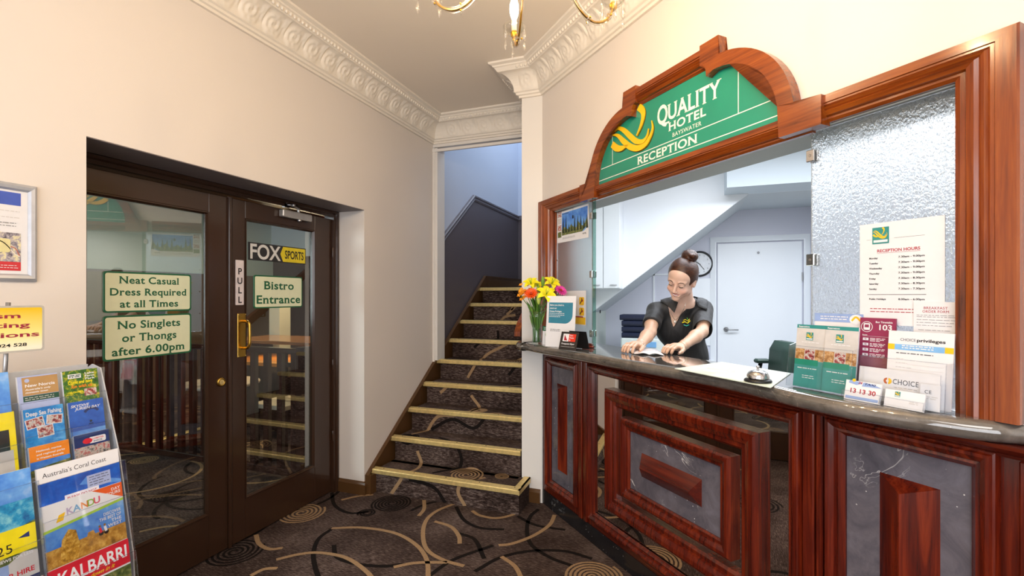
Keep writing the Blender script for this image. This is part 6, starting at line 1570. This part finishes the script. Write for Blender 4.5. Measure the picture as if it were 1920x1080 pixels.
for q in (-1, 1):
    body.path([SH[q], SH[q]*.45+EL[q]*.55+np.array([q*.006, 0, 0]), EL[q]], [.046, .040, .034], .02)
    body.path([EL[q], EL[q]*.68+WR[q]*.32, WR[q]*.85+EL[q]*.15, WR[q]], [.034, .036, .026, .0235], .015)
    # hand: back of the hand up, fingers curled down to the counter
    if q < 0: pd = nz([-.66, -.60, .14]); sd = nz([.66, -.72, .05])
    else: pd = nz([-.82, -.50, .10]); sd = nz([-.50, .80, .0])*-1
    if q > 0: sd = nz([-.52, .82, .02]); sd = -sd
    sd = nz(sd-pd*(sd@pd)); un = nz(np.cross(pd, sd)); un = un if un[2] > 0 else -un
    W0 = WR[q]
    body.ell(W0+pd*.040+un*.002, (.046, .036, .0155), np.stack([pd, sd, un], 1), .014)
    body.cone(W0, W0+pd*.05, .022, .020, .012)
    for i, (off, L) in enumerate(((.031, .92), (.0105, 1.0), (-.0105, .96), (-.030, .80))):
        b0 = W0+pd*(.078-.004*abs(i-1))+sd*off+un*.001
        spread = sd*off*2.2
        p = [W0+pd*.045+sd*off*.8, b0]; dirn = nz(pd+spread*1.6)
        for ang, ln in ((.62, .038), (1.15, .026), (1.35, .020)):
            a_ = ang*(1.0 if q < 0 else 1.05); v = nz(dirn*math.cos(a_)-un*math.sin(a_)); p.append(p[-1]+v*ln*L)
        low = p[-1][2]-.0072-ZS
        if low < 0:
            for j in range(2, 5): p[j] = p[j]+np.array([0, 0, -low*(j-1)/3])
        elif low > .002:
            for j in range(2, 5): p[j] = p[j]-np.array([0, 0, low*(j-1)/3])
        body.path(p, [.0095, .0098, .0085, .0078, .0068], .0045); FINGERS.append((p[-2], p[-1], un))
    tb = W0+pd*.022+sd*.024; t1 = tb+nz(pd*.62+sd*.75-un*.30)*.036; t2 = t1+nz(pd*.88+sd*.35-un*.45)*.028; t3 = t2+nz(pd*.95+sd*.05-un*.50)*.022
    for tt in (t1, t2, t3): tt[2] = max(tt[2], ZS+.0090)
    body.path([W0+pd*.01, tb, t1, t2, t3], [.015, .0145, .0110, .0095, .0078], .006); FINGERS.append((t2, t3, un))
base_xy = cw(HI); PO = (base_xy[0], base_xy[1], 0)
pers = empty('person', PO, 'smiling person in a charcoal shirt with hair in a bun, leaning on the countertop', 'person')
V, Q = body.mesh((.52, 2.44, 1.00), (1.32, 3.14, 1.70), .0036)
V = relax(V, Q, 1, .4)
L_ = (V-HC)@HR
base = np.array([.74, .49, .38]); col = np.tile(base, (len(V), 1))
def blend(mask, c): 
    global col
    mask = np.clip(mask, 0, 1)[:, None]; col = col*(1-mask)+np.array(c)*mask
face = (np.abs(L_[:, 0]) < .09) & (np.abs(L_[:, 2]) < .13) & (np.abs(L_[:, 1]) < .13)
def gb(c, r): return np.exp(-(((L_-np.array(c))/np.array(r))**2).sum(1))*face
for q in (-1, 1): blend(.45*gb((q*.040, .07, -.038), (.02, .03, .018)), (.78, .34, .26))
blend(.3*gb((0, .105, -.036), (.012, .02, .01)), (.78, .38, .30))
lipm = face & (L_[:, 1] > .060) & (np.abs(L_[:, 0]) < .026)
cz_ = L_[:, 2]; cen = -.0665+.010*(L_[:, 0]/.024)**2

blend(((L_[:, 2] < -.02) & (L_[:, 1] < -.0) & face)*.0, base)
tone = np.array([.53, .32, .20]); arm = ~face & (V[:, 2] < 1.34)
blend(arm*.6, tone)  # skin tint evens out the light: shaded face lighter, brightly lit arms darker
put('body', V, Q, m_skin, pers, None, col)
# nails
NAILM = plain('3a0818', .2, name='dark_nail_polish')
m = MB(cw_ := (lambda x, y, z: cw((x, y, z))))
for p0, p1, un in FINGERS:
    d_ = nz(p1-p0); c = p1+un*.0035+d_*.004; m.ball(tuple(c), .0052, NAILM, 8, (1, 1, .8))
m.build('fingernail', pers, kind='stuff')
# face details
def onface(x, z, eps=.0006):
    y = .14
    for _ in range(60):
        d = float(body.ev(hp(x, y, z)[None].astype(np.float64))[0])
        if d < eps: break
        y -= max(d*.7, .0005)
    return hp(x, y+eps, z)
BRW = plain('4a2814', .6, name='brow_hair'); LSH = plain('120a08', .5, name='eyelash'); TTH = plain('f4f0ea', .25, name='teeth')
for q in (-1, 1):
    m = MB(lambda x, y, z: cw((x, y, z)))
    m.tube([tuple(onface(q*a, b, .0012)) for a, b in ((.014, .0165), (.026, .0225), (.038, .0215), (.047, .0155))], [.0016, .0024, .0021, .0008], BRW, 6); m.build('eyebrow', pers)
    m = MB(lambda x, y, z: cw((x, y, z)))
    m.tube([tuple(onface(q*a, b, .0010)) for a, b in ((.0165, -.0050), (.023, -.0080), (.031, -.0090), (.039, -.0070), (.0465, -.0020))], [.0008, .0015, .0018, .0018, .0009], LSH, 6); m.build('eyelash', pers)
m = MB(lambda x, y, z: cw((x, y, z)))
tp = [(-.0250, -.0570), (-.013, -.0645), (0, -.0670), (.013, -.0645), (.0250, -.0570)]
m.tube([tuple(hp(a, .0868-abs(a)**2*22, b)) for a, b in tp], [.0014, .0046, .0052, .0046, .0014], TTH, 8); m.build('teeth', pers, label='white smiling teeth')
LIP = plain('b04a48', .35, name='lip_skin')
for off, rr_ in ((.0052, (.0008, .0022, .0024, .0022, .0008)), (-.0058, (.0008, .0028, .0034, .0028, .0008))):
    m = MB(lambda x, y, z: cw((x, y, z))); m.tube([tuple(hp(a*1.10, .0874-abs(a)**2*20, b+off*(1-abs(a)/.028))) for a, b in tp], rr_, LIP, 8); m.build('lip', pers)
# hair, swept back into a bun
hs = SDF(); hs.ell(hp(0, -.020, .032), (.083, .096, .089), HR, .01).ell(hp(0, -.034, -.020), (.074, .074, .064), HR, .03)
def cuthair(F, g):
    q = (g-HC.astype(np.float32))@HR.astype(np.float32)
    pl = q[..., 1]*.80-q[..., 2]*.60-.026-q[..., 0]**2*3.0
    pe = np.minimum(-(q[..., 2]+.075+.5*q[..., 1]), 9); earcut = .018-np.sqrt(((q[..., 1]-.004)*.9)**2+(q[..., 2]+.018)**2+((np.abs(q[..., 0])-.078)*.35)**2)
    strand = .0016*np.sin(q[..., 0]*260+q[..., 2]*60)*np.cos(q[..., 2]*90)
    return np.maximum(np.maximum(F, pl), np.maximum(pe, earcut))
V, Q = hs.mesh(HC-.16, HC+.16, .0034, cuthair); put('hair', V, Q, m_hair, pers, 'chestnut hair swept back from the forehead')
bn = SDF(); BC = hp(.012, -.066, .118)
r_ = random.Random(3)
bn.ell(BC, (.047, .040, .036), HR, .01)
for i in range(9):
    a = i*.7; c = BC+HR@np.array([.026*math.cos(a), .02*math.sin(a*1.3), .018*math.sin(a)]); e = c+HR@np.array([.026*math.sin(a), .018, .02*math.cos(a)]); bn.cone(c, e, .013, .009, .006)
bn.cone(hp(0, -.05, .085), BC, .030, .030, .02)
V, Q = bn.mesh(BC-.085, BC+.085, .0032); put('hair_bun', V, Q, m_hair, pers, 'loose hair bun on top of the head')
m = MB(lambda x, y, z: cw((x, y, z)))
for i in range(26):
    a = r_.uniform(0, 6.28); c = BC+HR@np.array([.036*math.cos(a), 0, .030*math.sin(a)]); d_ = HR@np.array([math.cos(a+.6), r_.uniform(-.4, .4), math.sin(a+.6)])
    m.tube([tuple(c), tuple(c+d_*.014), tuple(c+d_*.024+np.array([0, 0, -.006]))], [.0012, .0009, .0003], m_hair, 4)
m.build('loose_strand', pers, kind='stuff')
# shirt with V neck, short sleeves
sh = SDF(); G = .012
sh.cone(NB+np.array([-.02, .012, -.018]), SH[-1]+np.array([.0, .005, .012]), .056, .046, .03).cone(NB+np.array([.02, .012, -.018]), SH[1]+np.array([0, .005, .012]), .056, .046, .03)
sh.ell(CH, (.160, .105, .15), None, .05).ell(WA, (.136, .100, .16), None, .06).ell(HI, (.178, .125, .13), None, .06)
SE = {}
for q, tt in ((-1, .66), (1, .62)):
    e = SH[q]*(1-tt)+EL[q]*tt+np.array([q*.002, 0, 0]); SE[q] = e; sh.path([SH[q], e+(EL[q]-SH[q])*.3], [.054, .056], .03)
FV = NB+np.array([-.01, -.12, -.02])
def cutshirt(F, g):
    # V opening: a wedge pointing down, open towards the viewer
    x = g[..., 0]-NB[0]; z = g[..., 2]; zb = EYE+(CY-616)/FPX*2.93
    lx = x+.046+.022*np.clip((NB[2]+.02-z)/(NB[2]+.02-zb), 0, 1.1)     # the V runs down to the viewer's left
    hw = np.clip(z-zb, 0, None)*.38
    wd = np.minimum(hw-np.abs(lx), NB[1]+.02-g[..., 1]); wd = np.minimum(wd, z-zb)
    F = np.maximum(F, wd)
    for q in (-1, 1):
        n = nz(EL[q]-SH[q]); dd = ((g-SE[q].astype(np.float32))@n.astype(np.float32)); near = np.sqrt(((g-SE[q].astype(np.float32))**2).sum(-1)) < .12
        side = q*(g[..., 0]-CH[0]) > .118
        F = np.where(near & side, np.maximum(F, dd), F)
    neck = .054-np.sqrt((g[..., 0]-NB[0])**2+((g[..., 1]-NB[1])*1.0)**2); F = np.maximum(F, np.minimum(neck, z-(NB[2]-.022)))
    F = F+.0022*np.sin(g[..., 0]*34+g[..., 2]*26)*np.cos(g[..., 2]*18+g[..., 0]*9)
    return F
V, Q = sh.mesh((.68, 2.78, .86), (1.30, 3.26, 1.46), .005, cutshirt); V = relax(V, Q, 3, .5); put('shirt', V, Q, m_cloth, pers, 'charcoal short sleeved shirt')
# collar leaves standing round the neck and falling to points beside the V
for q in (-1, 1):
    N_, M_ = 12, 4; G_ = np.zeros((N_+1, M_+1, 3))
    for i in range(N_+1):
        t = i/N_; ph = q*math.radians(8+t*(118 if q > 0 else 122))
        zt = .036-.030*t**1.5; zb = .008-.052*t**1.4-(.018 if t > .8 else 0)*((t-.8)/.2 if t > .8 else 0)
        rt, rb = .060+.004*t, .088+.014*t
        top = NB+np.array([math.sin(ph)*rt-.004, math.cos(ph)*rt*.95, zt]); bot = NB+np.array([math.sin(ph)*rb-.004, math.cos(ph)*rb*.85, zb])
        for j in range(M_+1):
            v = j/M_; p = top*(1-v)+bot*v; dr = nz([math.sin(ph), math.cos(ph)-.2, .5])
            for _ in range(14):
                if min(float(sh.ev(p[None])[0]), 1) > .006: break
                p = p+dr*.004
            G_[i, j] = p
    m = MB(lambda x, y, z: cw((x, y, z))); vs = []
    for lay in (0, .0035):
        for i in range(N_+1):
            for j in range(M_+1): vs.append(tuple(G_[i, j]+np.array([0, -.3, .7])*lay))
    K = (N_+1)*(M_+1); fs = []; w1 = M_+1
    for i in range(N_):
        for j in range(M_): a_ = i*w1+j; q4 = (a_, a_+1, a_+w1+1, a_+w1); fs += [q4[::-1], tuple(K+t_ for t_ in q4)]
    rim = [i*w1 for i in range(N_+1)]+[N_*w1+j for j in range(1, M_+1)]+[i*w1+M_ for i in range(N_-1, -1, -1)]+[j for j in range(M_-1, 0, -1)]
    for i in range(len(rim)): a_, b2_ = rim[i], rim[(i+1) % len(rim)]; fs.append((a_, b2_, K+b2_, K+a_))
    m.add(vs, fs, m_cloth, True); m.build('collar', pers)
# shirt emblem
def onshirt(px, py):
    d = 2.70
    for _ in range(200):
        f = float(sh.ev(cf(px, py, d)[None])[0])
        if f < .004: break
        d += max(.002, f*.6)
    return cf(px, py, d-.010)
m = MB(lambda x, y, z: cw((x, y, z)))
for pts_, c_, rr_ in (([(1279, 605), (1284, 603), (1289, 606), (1294, 601)], 'e8d820', .0045), ([(1281, 601), (1285, 599), (1290, 602), (1293, 598)], 'd8c818', .0035), ([(1282, 609), (1287, 611), (1292, 609)], '3cc0b0', .004), ([(1288, 596), (1290, 600)], '58b838', .003)):
    m.tube([tuple(onshirt(*p)) for p in pts_], rr_, plain(c_, .5), 6, flat=.3)
m.build('shirt_emblem', pers, label='small embroidered yellow and green emblem')
# pendant and chain, bracelets, ring
SIL = plain('d8d4cc', .2, .9, name='silver'); 
def onbody(px, py, off=.002):
    d = 2.70
    for _ in range(200):
        f = float(body.ev(cf(px, py, d)[None])[0])
        if f < .001: break
        d += max(.001, f*.7)
    return cf(px, py, d-off)
m = MB(lambda x, y, z: cw((x, y, z)))
m.tube([tuple(onbody(*p)) for p in ((1253, 572), (1257, 584), (1262, 595), (1266, 601))], .0011, SIL, 5); m.tube([tuple(onbody(*p)) for p in ((1286, 568), (1281, 582), (1273, 594), (1266, 601))], .0011, SIL, 5)
m.build('necklace', pers); m = MB(lambda x, y, z: cw((x, y, z))); m.ball(tuple(onbody(1266, 603, .006)), .0085, plain('f0ece4', .2, .2), 12, (1, .5, 1.1)); m.build('pendant', pers, label='round pale pendant')
for q, c_ in ((-1, SIL), (1, plain('e8dcc0', .3, .3))):
    ax_ = nz(WR[q]-EL[q]); u_ = nz(np.cross(ax_, [0, 0, 1])); v_ = np.cross(ax_, u_)
    for k in range(2 if q < 0 else 1):
        c = WR[q]-ax_*(.004+.014*k); m = MB(lambda x, y, z: cw((x, y, z)))
        ring_ = [c+(u_*math.cos(a)+v_*math.sin(a))*.0275 for a in [2*PI*i/18 for i in range(19)]]; m.tube([tuple(p) for p in ring_], .0018, c_, 6, caps=False)
        if q < 0:
            for i in range(0, 18, 3): m.ball(tuple(ring_[i]), .004, SIL, 6)
        m.build('bracelet', pers)
p0, p1, un = FINGERS[7]; m = MB(lambda x, y, z: cw((x, y, z)))
rg = cf(1262, 655, 2.56)
m.build('ring', pers) if False else None
# trousers and shoes, standing behind the counter
lg = SDF()
for q in (-1, 1):
    hx = HI+np.array([q*.085, 0, -.04]); kn = np.array([HI[0]+q*.10, HI[1]+.02, .50]); an = np.array([HI[0]+q*.11, HI[1]+.10, .10])
    lg.path([hx, kn, an], [.092, .066, .050], .03)
lg.ell(HI+np.array([0, 0, -.03]), (.172, .118, .12), None, .04)
V, Q = lg.mesh((.72, 2.85, .05), (1.62, 3.5, 1.02), .012); put('trousers', V, Q, plain('14141a', .7, name='black_trousers'), pers)
for q in (-1, 1):
    an = np.array([HI[0]+q*.11, HI[1]+.10, 0]); s_ = SDF(); s_.cone(an+np.array([0, .03, .04]), an+np.array([0, -.15, .030]), .038, .028, .02).ell(an+np.array([0, 0, .07]), (.045, .05, .05), None, .02)
    V, Q = s_.mesh(an+np.array([-.09, -.22, -.01]), an+np.array([.09, .12, .16]), .008, lambda F, g: np.maximum(F, .006-g[..., 2])); put('shoe', V, Q, plain('101012', .4, name='black_shoe'), pers)
# folded brochure held open under her hands
m = MB(); P_ = [(-.345, 2.835), (-.262, 2.600), (-.115, 2.600), (-.165, 2.855)]
n = 10; vs = []
for i in range(n+1):
    t = i/n; zz = ZT+.004+.010*math.sin(PI*t)*abs(math.sin(PI*t*2))+.003
    a = (P_[0][0]+(P_[3][0]-P_[0][0])*t, P_[0][1]+(P_[3][1]-P_[0][1])*t); b = (P_[1][0]+(P_[2][0]-P_[1][0])*t, P_[1][1]+(P_[2][1]-P_[1][1])*t)
    vs += [(a[0], a[1], zz), (b[0], b[1], zz-.002)]
k = len(vs); vs += [(x, y, z-.0022) for x, y, z in vs]
fs = [(2*i, 2*i+1, 2*i+3, 2*i+2) for i in range(n)]+[(k+2*i, k+2*i+2, k+2*i+3, k+2*i+1) for i in range(n)]+[(2*i+1, k+2*i+1, k+2*i+3, 2*i+3) for i in range(n)]+[(2*i, 2*i+2, k+2*i+2, k+2*i) for i in range(n)]+[(0, k, k+1, 1), (2*n, 2*n+1, k+2*n+1, k+2*n)]
m.add(vs, fs, m_photo('open_leaflet_print', [(.35, 'c8b8b4'), (.5, 'f0ecec'), (.65, 'ffffff')], 12), True)
m.build('open_leaflet', label='open printed leaflet lying under both hands of the person', cat='leaflet', origin=(-.22, 2.72, ZT))
